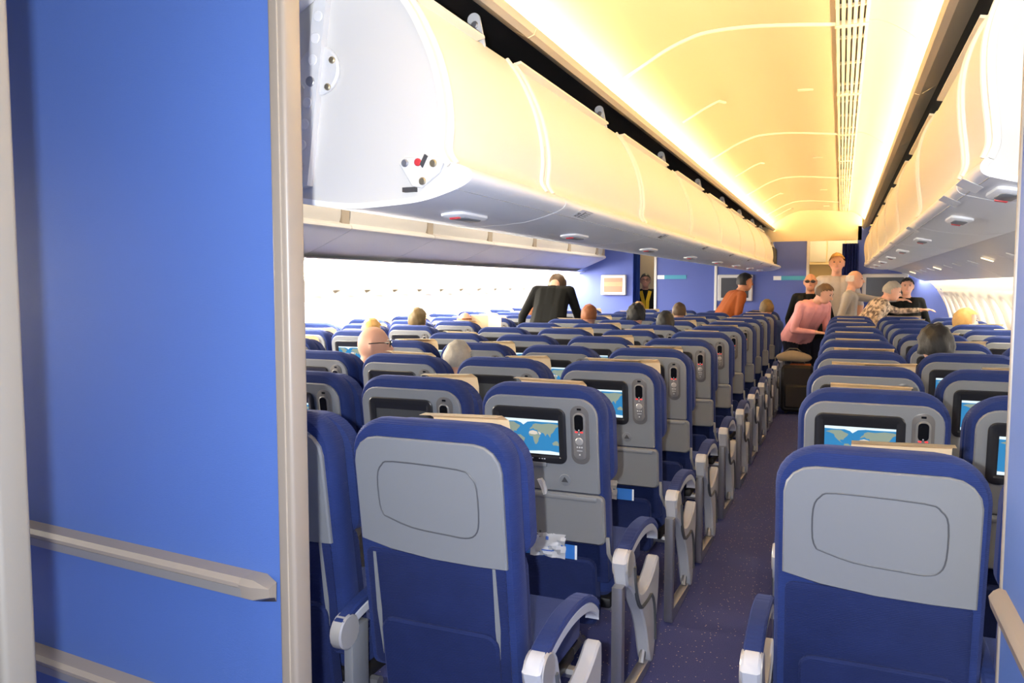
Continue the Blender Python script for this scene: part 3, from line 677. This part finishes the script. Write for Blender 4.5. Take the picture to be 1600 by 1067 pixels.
        for s in (-1, 1):
            bm = bmesh.new(); tube(bm, [(s * .228, -.005, .60), (s * .229, .0, .54), (s * .229, .05, .49), (s * .228, .10, .46)], .0075, 6); leaned(bm, 'tray_arm', 'silver', ty)
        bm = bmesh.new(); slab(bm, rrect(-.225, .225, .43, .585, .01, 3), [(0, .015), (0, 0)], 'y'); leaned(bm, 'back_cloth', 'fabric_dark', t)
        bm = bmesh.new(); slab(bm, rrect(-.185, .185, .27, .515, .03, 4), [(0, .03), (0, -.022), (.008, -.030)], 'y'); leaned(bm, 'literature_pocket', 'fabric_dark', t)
    # seat cushion, pan and beams
    bm = bmesh.new(); slab(bm, rrect(-.218, .218, .16, .64, .05, 4), [(.02, .35), (0, .37), (0, .44), (.025, .47)], 'z'); finish(bm, 'seat_cushion', 'fabric', t)
    bm = bmesh.new(); box(bm, -.216, .216, .16, .56, .31, .35, .01); finish(bm, 'seat_pan', 'void', t)
    for yy in (.22, .50):
        bm = bmesh.new(); tube(bm, [(-.22, yy, .30), (.244, yy, .30)], .019, 8); finish(bm, 'seat_beam', 'steel', t)
    def armrest(s, aisle_end):
        aw = 1.0 if aisle_end else .68            # arms between two seats are slimmer
        x = s * ((.29 if s > 0 else .272) if aisle_end else .245)
        def band(path, h0, h1, w, bev, nm, ms, par):
            bm = bmesh.new(); top = [(y, z + h1) for y, z in path]; bot = [(y, z + h0) for y, z in path[::-1]]
            slab(bm, (top + bot)[::-1], [(bev, x - w), (0, x - w + bev), (0, x + w - bev), (bev, x + w)], 'x'); return finish(bm, nm, ms, par)
        path = smooth_prof([(.015, .560), (.10, .585), (.20, .600), (.30, .598), (.40, .580), (.47, .545), (.495, .520)], 3)
        a = band(path, -.042, -.012, .021 * aw, .004, 'armrest', 'armwhite', t)
        band(path[:-1], -.013, .010, .024 * aw, .005, 'arm_pad', 'fabric', a)
        bm = bmesh.new(); slab(bm, [(.045 + .048 * math.cos(q * math.pi / 8), .53 + .048 * math.sin(q * math.pi / 8)) for q in range(16)], [(.005, x - .027 * aw), (0, x - .021 * aw), (0, x + .021 * aw), (.005, x + .027 * aw)], 'x'); finish(bm, 'pivot_cap', 'silver', a)
        if not aisle_end:
            bm = bmesh.new(); box(bm, x - .015, x + .015, .06, .14, .33, .53, .005); finish(bm, 'arm_support', 'shell', t)
            return
        xo = x
        # aisle end: metal leg frame and sculpted shroud
        bm = bmesh.new(); slab(bm, [(-.035, .47), (.005, .47), (.005, .07), (.39, .045), (.40, .012), (-.02, .012), (-.035, .03)][::-1], [(.003, xo - .018), (0, xo - .014), (0, xo + .014), (.003, xo + .018)], 'x'); lg = finish(bm, 'leg_frame', 'steel', t)
        sh = smooth_prof([(-.015, .545), (.02, .575), (.07, .575), (.115, .54), (.145, .46), (.185, .385), (.25, .355), (.34, .355), (.43, .380), (.495, .41), (.515, .39), (.512, .30), (.485, .20), (.455, .09), (.425, .03), (.385, .035), (.35, .09), (.31, .18), (.25, .27), (.17, .35), (.09, .42), (.02, .46)], 3)
        bm = bmesh.new(); slab(bm, sh[::-1], [(.006, xo - .024), (0, xo - .017), (0, xo + .017), (.006, xo + .024)], 'x'); sp_ = finish(bm, 'aisle_shroud', 'shroud', t)
        gr = smooth_prof([(.10, .50), (.13, .40), (.20, .32), (.30, .305), (.38, .30), (.43, .22), (.445, .10)], 3)
        bm = bmesh.new(); tube(bm, [(xo + s * .025, p[0], p[1]) for p in gr], .0075, 6); finish(bm, 'shroud_moulding', 'groove', sp_)
        bm = bmesh.new(); tube(bm, [(xo, .33, .05), (xo, .50, .30)], .012, 8); finish(bm, 'front_leg', 'steel', t)
    armrest(1, aisle == 'R')
    if aisle == 'L': armrest(-1, True)
    for s in ((-.12, .12) if aisle is None else (0,)):          # floor legs under the beams
        bm = bmesh.new(); tube(bm, [(s, .10, .012), (s, .22, .30)], .012, 8); tube(bm, [(s, .22, .30), (s, .50, .012)], .012, 8); tube(bm, [(s, .07, .012), (s, .53, .012)], .012, 8); finish(bm, 'leg', 'steel', t)
    return t
def paper_cover(x0, x1, tilt):
    bm = bmesh.new(); prof = [(.085, TOP + .004), (.12, TOP + .005), (.165, TOP - .014), (.180, TOP - .05), (.186, TOP - .16)]
    a = [bm.verts.new((x0, p[0], p[1] - tilt)) for p in prof]; b_ = [bm.verts.new((x1, p[0], p[1] + tilt)) for p in prof]
    for i in range(len(prof) - 1): bm.faces.new((a[i], a[i + 1], b_[i + 1], b_[i]))
    bmesh.ops.solidify(bm, geom=bm.faces[:], thickness=.004)
    o = finish(bm, 'headrest_paper', 'paper'); return o
PROTO = {}
def seat(kind, aisle):
    if (kind, aisle) not in PROTO: PROTO[(kind, aisle)] = make_seat(kind, aisle); return PROTO[(kind, aisle)]
    return copy_tree(PROTO[(kind, aisle)])
PAPERS = [paper_cover(-.06, .16, .003), paper_cover(-.13, .12, -.002), paper_cover(.0, .20, .004)]
PUSED = [False] * 3
ordn = ['rearmost row', 'second row', 'third row', 'fourth row', 'fifth row', 'sixth row', 'seventh row', 'eighth row', 'ninth row', 'tenth row', 'eleventh row', 'twelfth row']
CEN = [(-.94 - SP * i) for i in range(4)]
RIG = [.105 + .49 * i for i in range(3)]
LEF = [2 * CX0 - x for x in RIG]
CY0, RY0 = 1.69, 1.94
colname = {'C': ['on the right aisle', 'second from the right aisle', 'third from the right aisle', 'on the left aisle'], 'R': ['on the aisle', 'in the middle', 'by the window'], 'L': ['on the aisle', 'in the middle', 'by the window']}
rec = random.Random(3)
for blk, xs, y0, rows in (('C', CEN, CY0, 12), ('R', RIG, RY0, 10), ('L', LEF, CY0, 12)):
    for k in range(rows):
        for j, x in enumerate(xs):
            if blk == 'L' and k < 2: continue
            kind = 'plain' if k == 0 else 'map'
            if kind == 'map' and ((blk == 'C' and (k + 2 * j) % 5 == 4) or (blk != 'C' and (k * 3 + j) % 5 == 3)): kind = 'dark'
            if blk == 'C' and k == 1 and j == 1: kind = 'dark'
            if blk == 'R' and k in (1, 2): kind = 'map'
            if blk == 'C' and k in (1, 2) and j == 0: kind = 'map'
            ai = 'R' if (blk, j) in (('C', 0),) else ('L' if (blk, j) == ('R', 0) else None)
            s = seat(kind, ai)
            dx = rec.uniform(-.006, .006)
            s.location = (x + dx, y0 + PITCH * k + rec.uniform(-.015, .015), 0)
            if blk == 'R' and k == 0: s.scale = (1, 1, .965); s.location.x -= .016
            nm = {'C': 'center block', 'R': 'right block', 'L': 'left block'}[blk]
            what = {'plain': 'blue seat with plain grey back panel', 'map': 'blue seat with map screen', 'dark': 'blue seat with dark screen'}[kind]
            tag(s, '%s, %s, %s, %s' % (what, nm, ordn[k], colname[blk][j]), 'seat', 'airplane seats of the %s' % nm)
            if k and (k * 5 + j * 3 + (blk == 'R')) % 7 < 4 or (blk in 'CR' and j == 0 and k < 4):
                i = (k + j) % 3
                p = PAPERS[i] if not PUSED[i] else PAPERS[i].copy()
                if PUSED[i]: COL.objects.link(p)
                PUSED[i] = True; p.parent = s
# things tucked in the pocket of the second-row aisle seat and the one ahead of it
def at_seat(k, x, z, dy=0): return Vector((CEN[0] + x, CY0 + PITCH * k + (TOP - z) * LEAN + dy, z))
for k, xb, lab in ((1, .015, 'white headset bag in the pocket of the second-row right-aisle seat'), (2, -.02, 'white headset bag in the pocket of the third-row right-aisle seat')):
    t = tag(empty('headset_bag', at_seat(k, xb, .525, -.042)), lab, 'bag', 'headset bags in the seat pockets')
    bm = bmesh.new(); N = 8; g = [[bm.verts.new((-.065 + .13 * i / N, -.006 * math.sin(i * 1.7 + j * 1.3) - .004 * math.cos(j * 2.1 + i), -.012 + .085 * j / N)) for i in range(N + 1)] for j in range(N + 1)]
    for j in range(N):
        for i in range(N): bm.faces.new((g[j][i], g[j][i + 1], g[j + 1][i + 1], g[j + 1][i]))
    bmesh.ops.solidify(bm, geom=bm.faces[:], thickness=.003); finish(bm, 'sleeve', 'plastic_bag', t)
    boxo('print_mark', 'inkblue', t, -.004, .006, -.0125, -.0105, .052, .064); boxo('print_line', 'inkblue', t, -.02, .02, -.0125, -.0105, .012, .016)
    c = tag(empty('safety_card', at_seat(k, .02, .525, -.034)), lab.replace('white headset bag', 'blue safety card'), 'card', 'safety cards in the seat pockets')
    boxo('sheet', 'card', c, -.13, .10, -.001, .001, -.012, .038); boxo('white_edge', 'cardwhite', c, .092, .10, -.0016, -.0011, -.012, .038); boxo('red_mark', 'redplain', c, -.125, -.08, -.0016, -.0011, .012, .022)

# ================================================================== LUGGAGE IN THE AISLE
t = tag(empty('suitcase', (-.43, 9.47, 0)), 'black upright suitcase standing in the aisle before the woman in pink', 'suitcase')
bm = bmesh.new(); slab(bm, rrect(-.17, .17, .03, .56, .05, 5), [(.03, -.12), (0, -.09), (0, .09), (.03, .12)], 'y'); finish(bm, 'body', 'bag', t)
bm = bmesh.new(); slab(bm, rrect(-.13, .13, .08, .34, .03, 4), [(0, -.12), (0, -.135), (.015, -.15)], 'y'); finish(bm, 'front_pocket', 'bag', t)
bm = bmesh.new(); tube(bm, [(-.07, 0, .55), (-.07, 0, .60), (.07, 0, .60), (.07, 0, .55)], .012, 8); finish(bm, 'handle', 'bagtrim', t)
boxo('strap', 'orange_tag', t, -.08, .14, -.06, .06, .556, .572, .004)
for s in (-.13, .13):
    bm = bmesh.new(); disc(bm, (s, 0, .03), .03, .03, 'x'); finish(bm, 'wheel', 'bagtrim', t)
t = tag(empty('soft_bag', (-.48, 9.45, .605)), 'grey-brown soft bag slumped on top of the black suitcase', 'bag')
bm = bmesh.new(); bmesh.ops.create_uvsphere(bm, u_segments=20, v_segments=12, radius=1)
for v in bm.verts:
    d = 1 + .08 * math.sin(5 * v.co.x + 2) * math.cos(4 * v.co.y); v.co = Vector((v.co.x * .19 * d, v.co.y * .11 * d, max(v.co.z, -.5) * .075 * d + .0375))
finish(bm, 'body', 'cloth_tan', t)
bm = bmesh.new(); tube(bm, [(-.1, 0, .09), (-.04, -.02, .14), (.04, -.02, .14), (.1, 0, .09)], .008, 6); finish(bm, 'strap', 'bagtrim', t)

# ================================================================== PEOPLE
def cap_mesh(bm, a, b_, ra, rb, n=10):
    a, b_ = Vector(a), Vector(b_); d = b_ - a; L = d.length
    if L < 1e-6: d = Vector((0, 0, 1))
    q = d.normalized().to_track_quat('Z', 'Y').to_matrix(); loops = []
    for s, c, r, base in ((-1, a, ra, [-80, -45, -10]), (1, b_, rb, [10, 45, 80])):
        for e in base:
            er = math.radians(e); loops.append([bm.verts.new(c + q @ Vector((r * math.cos(er) * math.cos(2 * math.pi * k / n), r * math.cos(er) * math.sin(2 * math.pi * k / n), r * math.sin(er)))) for k in range(n)])
    for A, B in zip(loops[:-1], loops[1:]):
        for k in range(n): bm.faces.new((A[k], A[(k + 1) % n], B[(k + 1) % n], B[k]))
    bm.faces.new(loops[0][::-1]); bm.faces.new(loops[-1])
def ell_mesh(bm, c, R, mtx):
    r = bmesh.ops.create_uvsphere(bm, u_segments=18, v_segments=12, radius=1)
    for v in r['verts']: v.co = Vector(c) + mtx @ Vector((v.co.x * R[0], v.co.y * R[1], v.co.z * R[2]))
def ik(a, c, l1, l2, pole):
    a, c, pole = Vector(a), Vector(c), Vector(pole); d = c - a; L = min(d.length, (l1 + l2) * .995); u = d.normalized()
    x = (l1 * l1 - l2 * l2 + L * L) / (2 * L); h = math.sqrt(max(0, l1 * l1 - x * x)); p = pole - u * pole.dot(u)
    p = p.normalized() if p.length > 1e-5 else Vector((0, 0, -1))
    return a + u * x + p * h, a + u * L
def person(label, loc, yaw, h=1.72, lean_deg=0, top='cloth_grey', bottom='cloth_navy', skin='skin', hair='hair_brown', hairstyle='short', look=(0, 0), hands=None, seated=False, hem=None, sleeves='long', glasses=None, vox=.010, headscale=1.0, group=None, width=1.0, roll=0):
    """loc: floor point under the hips; yaw 0 faces +Y; hands: local targets for (left,right)"""
    k = h / 1.72; ld = math.radians(lean_deg); P = []             # P: (kind,a,b,ra,rb,mat)
    hipz = .53 if seated else .90 * k
    hip = Vector((0, 0, hipz)); R = Matrix.Rotation(-ld, 3, 'X') @ Matrix.Rotation(math.radians(roll), 3, 'Y')
    def T(x, y, z): return hip + R @ Vector((x, y, z)) * k
    w = width
    def cap(a, b_, ra, rb, m): P.append((Vector(a), Vector(b_), ra * k, rb * k, m))
    # torso
    for s in (-1, 1):
        cap(T(s * .075 * w, 0, .0), T(s * .07 * w, 0, .22), .115 * w, .105 * w, 'top' if hem is None else 'top')
        cap(T(s * .07 * w, 0, .22), T(s * .085 * w, .0, .42), .105 * w, .095 * w, 'top')
        cap(T(s * .05 * w, -.005, .46), T(s * .165 * w, -.01, .455), .06, .062, 'top')
    cap(T(0, 0, .05), T(0, 0, .42), .11 * w, .10 * w, 'top')
    cap(T(0, -.005, .44), T(0, .01, .56), .058, .052, 'skin')
    sh = {s: T(s * .175 * w, -.01, .445) for s in (-1, 1)}
    # head
    yw, pt_ = math.radians(look[0]), math.radians(look[1])
    HR = Matrix.Rotation(-yw, 3, 'Z') @ Matrix.Rotation(-pt_, 3, 'X') if not lean_deg else Matrix.Rotation(-yw, 3, 'Z') @ Matrix.Rotation(-pt_ - ld * .55, 3, 'X')
    hs = k * headscale; hc = T(0, .015, .56) + HR @ Vector((0, .025, .095)) * hs
    E = [(hc, (.074, .094, .105), 'skin'), (hc + HR @ Vector((0, .035, -.055)) * hs, (.055, .058, .062), 'skin')]
    cap(hc + HR @ Vector((0, .085, .005)) * hs, hc + HR @ Vector((0, .108, -.028)) * hs, .010, .015, 'skin')
    for s in (-1, 1): cap(hc + HR @ Vector((s * .076, -.005, .012)) * hs, hc + HR @ Vector((s * .076, -.002, -.028)) * hs, .014, .010, 'skin')
    # arms and hands
    tg = hands or [(-.24, .06, -.06), (.24, .06, -.06)]
    tipinfo = []
    for s, h_ in zip((-1, 1), tg):
        target = T(*h_) if len(h_) == 3 else hip + Vector(h_[:3]) * k
        el, wr = ik(sh[s], target, .29 * k, .26 * k, R @ Vector((s * (.08 if seated else .5), -.6, -.6)))
        cap(sh[s], el, .056, .044, 'top'); cap(el, el + (wr - el) * .9, .043, .030, 'top' if sleeves == 'long' else 'skin')
        cap(el + (wr - el) * .85, wr, .028, .025, 'skin')
        u = (wr - el).normalized(); v = u.cross(Vector((0, 0, 1))); v = v.normalized() if v.length > .1 else Vector((1, 0, 0)); nn = v.cross(u)
        cap(wr + u * .02 * k - v * .02 * k, wr + u * .075 * k - v * .024 * k, .018, .017, 'skin'); cap(wr + u * .02 * k + v * .02 * k, wr + u * .075 * k + v * .024 * k, .018, .017, 'skin')
        for q, fl_ in zip((-.034, -.0115, .0115, .034), (.060, .075, .07, .052)):
            b0 = wr + u * .085 * k + v * q * k; m1 = b0 + (u - nn * .25).normalized() * fl_ * .55 * k; cap(b0, m1, .0095, .009, 'skin'); cap(m1, m1 + (u - nn * .9).normalized() * fl_ * .5 * k, .009, .0078, 'skin')
        cap(wr + u * .03 * k - v * s * .03 * k, wr + u * .075 * k - v * s * .066 * k - nn * .012 * k, .012, .0095, 'skin')
    # legs
    for s in (-1, 1):
        hp = hip + Vector((s * .09 * k * w, 0, -.02 * k))
        if seated: kn = hp + Vector((s * .03, .42 * k, .0)); an = kn + Vector((0, .02, -.42 * k))
        else: kn = Vector((s * .10 * k, .02, .49 * k)); an = Vector((s * .105 * k, -.01, .085 * k))
        cap(hp, kn, .092 * w, .062, 'bottom'); cap(kn, an, .058, .042, 'bottom')
        an2 = Vector((an.x, an.y, max(an.z, .05))); cap(an2 + Vector((0, -.03, -.035 * k)), an2 + Vector((0, .15 * k, -.04 * k)), .040, .034, 'shoe')
    bm = bmesh.new()
    for a, b_, ra, rb, m_ in P: cap_mesh(bm, a, b_, ra, rb)
    for c, rr, m_ in E: ell_mesh(bm, c, [q * hs for q in rr], HR)
    me = bpy.data.meshes.new('body0'); bm.to_mesh(me); bm.free()
    o = bpy.data.objects.new('tmp', me); COL.objects.link(o)
    rm = o.modifiers.new('r', 'REMESH'); rm.mode = 'VOXEL'; rm.voxel_size = vox
    sm = o.modifiers.new('s', 'SMOOTH'); sm.iterations = 2; sm.factor = .5
    me2 = bpy.data.meshes.new_from_object(o.evaluated_get(bpy.context.evaluated_depsgraph_get()))
    bpy.data.objects.remove(o); bpy.data.meshes.remove(me)
    mats = ['skin', 'top', 'bottom', 'shoe']
    me2.materials.clear()
    for x in (skin, top, bottom, 'bag'): me2.materials.append(M[x])
    n = len(me2.polygons); cen = np.empty(n * 3); me2.polygons.foreach_get('center', cen); cen = cen.reshape(-1, 3)
    best = np.full(n, 1e9); idx = np.zeros(n, int)
    for a, b_, ra, rb, m_ in P:
        A = np.array(a); D = np.array(b_) - A; t_ = np.clip(((cen - A) @ D) / max(D @ D, 1e-9), 0, 1)
        d = np.linalg.norm(cen - A - t_[:, None] * D, axis=1) - (ra + (rb - ra) * t_); u_ = d < best; best[u_] = d[u_]; idx[u_] = mats.index(m_)
    for c, rr, m_ in E:
        Q = (cen - np.array(c)) @ np.array(HR); q = np.linalg.norm(Q / (np.array(rr) * hs), axis=1); d = (q - 1) * min(rr) * hs; u_ = d < best; best[u_] = d[u_]; idx[u_] = mats.index(m_)
    me2.polygons.foreach_set('material_index', idx.astype(np.int32))
    for p in me2.polygons: p.use_smooth = True
    root = tag(empty('person', loc), label, 'person', group); root.rotation_euler = (0, 0, -math.radians(yaw))
    bo = bpy.data.objects.new('body', me2); COL.objects.link(bo); bo.parent = root
    # face
    bm = bmesh.new()
    for s in (-1, 1): ell_mesh(bm, hc + HR @ Vector((s * .030, .084, .008)) * hs, (.011 * hs, .008 * hs, .006 * hs), HR)
    finish(bm, 'eyes', 'ink', root)
    bm = bmesh.new(); ell_mesh(bm, hc + HR @ Vector((0, .087, -.062)) * hs, (.022 * hs, .008 * hs, .005 * hs), HR); finish(bm, 'mouth', 'cloth_pink', root)
    bm = bmesh.new()
    for s in (-1, 1): ell_mesh(bm, hc + HR @ Vector((s * .031, .086, .026)) * hs, (.016 * hs, .007 * hs, .003 * hs), HR)
    finish(bm, 'eyebrows', hair, root)
    # hair: a thick shell over the skull
    if hairstyle != 'bald':
        bm = bmesh.new(); bmesh.ops.create_uvsphere(bm, u_segments=36, v_segments=24, radius=1)
        rr = random.Random(len(label)); ph = rr.uniform(0, 6)
        kill = []
        for v in bm.verts:
            c = v.co.copy(); th = .010 + .004 * math.sin(9 * c.x + ph) * math.cos(8 * c.y + 5 * c.z + ph)
            if hairstyle == 'curly': th = .020 + .006 * math.sin(11 * c.x + ph) * math.cos(10 * c.z) + .004 * math.sin(12 * c.y)
            if hairstyle == 'fringe': cut = -.35 if c.y < .15 else 9; upper = c.z > .42
            elif hairstyle == 'long': cut = -1.1 if c.y < .25 else .42; upper = False
            else: cut = -.42 if c.y < .1 else (.15 + .45 * max(0, c.y)); upper = False
            if hairstyle == 'long': th += .008
            v.co = hc + HR @ Vector((c.x * (.076 + th), c.y * (.096 + th), c.z * (.107 + th))) * hs
            if c.z < cut or upper: kill.append(v)
        bmesh.ops.delete(bm, geom=kill, context='VERTS')
        ho = finish(bm, 'hair', hair, root, False)
        for p in ho.data.polygons: p.use_smooth = True
    if glasses:
        bm = bmesh.new()
        for s in (-1, 1):
            if glasses == 'dark': ell_mesh(bm, hc + HR @ Vector((s * .033, .096, .006)) * hs, (.030 * hs, .008 * hs, .019 * hs), HR)
            else: tube(bm, [hc + HR @ Vector((s * .033 + .026 * math.cos(q * math.pi / 6), .098, .006 + .02 * math.sin(q * math.pi / 6))) * hs for q in range(13)], .0022, 5, caps=False)
            tube(bm, [hc + HR @ Vector((s * .060, .092, .012)) * hs, hc + HR @ Vector((s * .084, .04, .014)) * hs, hc + HR @ Vector((s * .085, -.02, .01)) * hs], .003, 5)
        tube(bm, [hc + HR @ Vector((-.012, .104, .01)) * hs, hc + HR @ Vector((.012, .104, .01)) * hs], .003, 5)
        finish(bm, 'glasses', 'black', root)
    return root
# standing
person('woman in pink sweater and dark trousers bending over an aisle seat', (-.46, 9.80, 0), 135, 1.66, 36, 'cloth_pink', 'cloth_navy', hair='hair_brown', hairstyle='short', look=(-25, 4), hands=[(-.10, .275, .38), (.10, .30, .30)], vox=.009, width=1.15)
person('bald man in black top wearing dark sunglasses in the aisle', (-.35, 10.42, 0), 180, 1.66, 0, 'cloth_black', 'cloth_navy', skin='skin_tan', hairstyle='bald', glasses='dark')
person('tall blond young man in grey v-neck shirt standing by the galley doorway', (-.06, 10.95, 0), 178, 1.93, 0, 'cloth_tshirt', 'cloth_navy', hair='hair_blond', look=(0, 0), sleeves='short')
person('dark-haired person behind the man in sunglasses', (-.27, 11.5, 0), 170, 1.60, 0, 'cloth_black', 'cloth_black', hair='hair_black')
person('white-haired man in grey jacket pointing with outstretched arm', (.07, 10.52, 0), 95, 1.70, 4, 'cloth_grey', 'cloth_navy', hair='hair_white', hairstyle='fringe', look=(0, 0), hands=[(-.12, .55, .44), (.22, .10, -.02)])
person('grey-haired woman in brown print blouse leaning over the right seats', (.20, 9.98, 0), 78, 1.66, 32, 'blouse', 'cloth_navy', hair='hair_grey', hairstyle='short', look=(15, 0), hands=[(-.16, .46, .66), (.20, .25, .12)], width=1.12)
person('person in black behind the woman in print blouse', (.74, 10.75, 0), 180, 1.60, 0, 'cloth_black', 'cloth_black', hair='hair_black')
person('man in orange-brown shirt leaning between center rows before the bulkhead', (-1.46, 10.54, 0), 62, 1.76, 30, 'cloth_orange', 'cloth_navy', skin='skin_tan', hair='hair_black', look=(0, -12), hands=[(-.2, .25, -.02), (.2, .25, -.02)], width=1.1)
person('person in bulky dark jacket bending forward in the left aisle', (-2.87, 7.83, 0), -6, 1.88, 36, 'cloth_black', 'cloth_black', hair='hair_brown', hairstyle='long', look=(0, 55), hands=[(-.30, .16, -.04), (.14, .42, .40)], width=1.0)
wk = person('worker in yellow and black vest standing in the far left doorway', (-2.95, 12.72, 0), 165, 1.70, 0, 'cloth_black', 'cloth_black', hair='hair_black', glasses='wire')
for s_ in (-1, 1):
    bm = bmesh.new(); sheet(bm, [(s_ * .055, 1.0), (s_ * .06, 1.2), (s_ * .10, 1.36)], .118, .13, .055 * s_); finish(bm, 'vest_band', 'cloth_yellow', wk)
# seated, mostly hidden by the seat backs: (label,x,row y,top of head z,hair,style,skin,yaw)
def seated(label, x, y, ztop, hair, style, skin='skin', yaw=0, top='cloth_blue', glasses=None, hsc=1.0):
    h = 1.72 * (ztop - .53) / (.765); h = max(1.45, min(1.85, h)); z = ztop - (.53 + .765 * h / 1.72)
    person(label, (x, y, z), 0, h, 0, top, 'cloth_navy', skin, hair, style, look=(yaw, 0), seated=True, vox=.012, glasses=glasses, headscale=hsc, hands=[(-.13, .30, .05), (.13, .30, .05)], width=.9, group='seated passengers')
RW = lambda k: CY0 + PITCH * k + .31
seated('bald passenger with thin glasses turned to the aisle, third row', -2.36, RW(2), 1.245, 'hair_white', 'bald', yaw=62, glasses='wire', top='cloth_white')
seated('passenger with streaky grey hair seated in the third row', -1.83, RW(2), 1.175, 'hair_grey', 'short')
seated('passenger with olive-brown hair in the sixth row left block', -3.45, RW(5), 1.262, 'hair_olive', 'short')
seated('sandy-haired passenger in the fifth row left block', -3.40, RW(4), 1.20, 'hair_blond', 'short')
seated('balding passenger with newspaper in the seventh row left block', -3.38, RW(6), 1.20, 'hair_auburn', 'fringe')
seated('brown-haired passenger in the ninth row left block', -3.30, RW(8), 1.24, 'hair_auburn', 'short')
seated('brown-haired passenger in the tenth row left block', -3.42, RW(9), 1.22, 'hair_brown', 'short')
seated('auburn-haired passenger in the eighth row on the left aisle', -2.37, RW(7), 1.265, 'hair_auburn', 'short')
seated('black-haired passenger in the eighth row of the center block', -1.88, RW(7), 1.27, 'hair_black', 'curly')
seated('fair-haired passenger in the tenth row on the left aisle', -2.25, RW(9), 1.262, 'hair_blond', 'short')
seated('black-haired passenger in the seventh row of the center block', -1.42, RW(6), 1.235, 'hair_black', 'short')
seated('brown-haired passenger in the tenth row of the center block', -1.76, RW(9), 1.255, 'hair_brown', 'short')
seated('olive-haired passenger in the eleventh row on the right aisle', -.84, RW(10), 1.285, 'hair_olive', 'short')
seated('passenger with curly black hair in the right block', .475, RY0 + PITCH * 3 + .31, 1.245, 'hair_black', 'curly')
seated('blond passenger looking sideways by the right windows', 1.0, RY0 + PITCH * 7 + .31, 1.25, 'hair_blond', 'long', yaw=75)
# newspaper held by the balding reader
t = tag(empty('newspaper', (-3.17, RW(6) + .12, .93)), 'open tan newspaper held up in the seventh row left block', 'newspaper')
for s, a in ((-1, 18), (1, -18)):
    bm = bmesh.new(); box(bm, min(0, s * .17), max(0, s * .17), -.0015, .0015, 0, .24); bmesh.ops.rotate(bm, verts=bm.verts, cent=(0, 0, 0), matrix=Matrix.Rotation(math.radians(a), 3, 'Z')); pg = finish(bm, 'page', 'news', t)
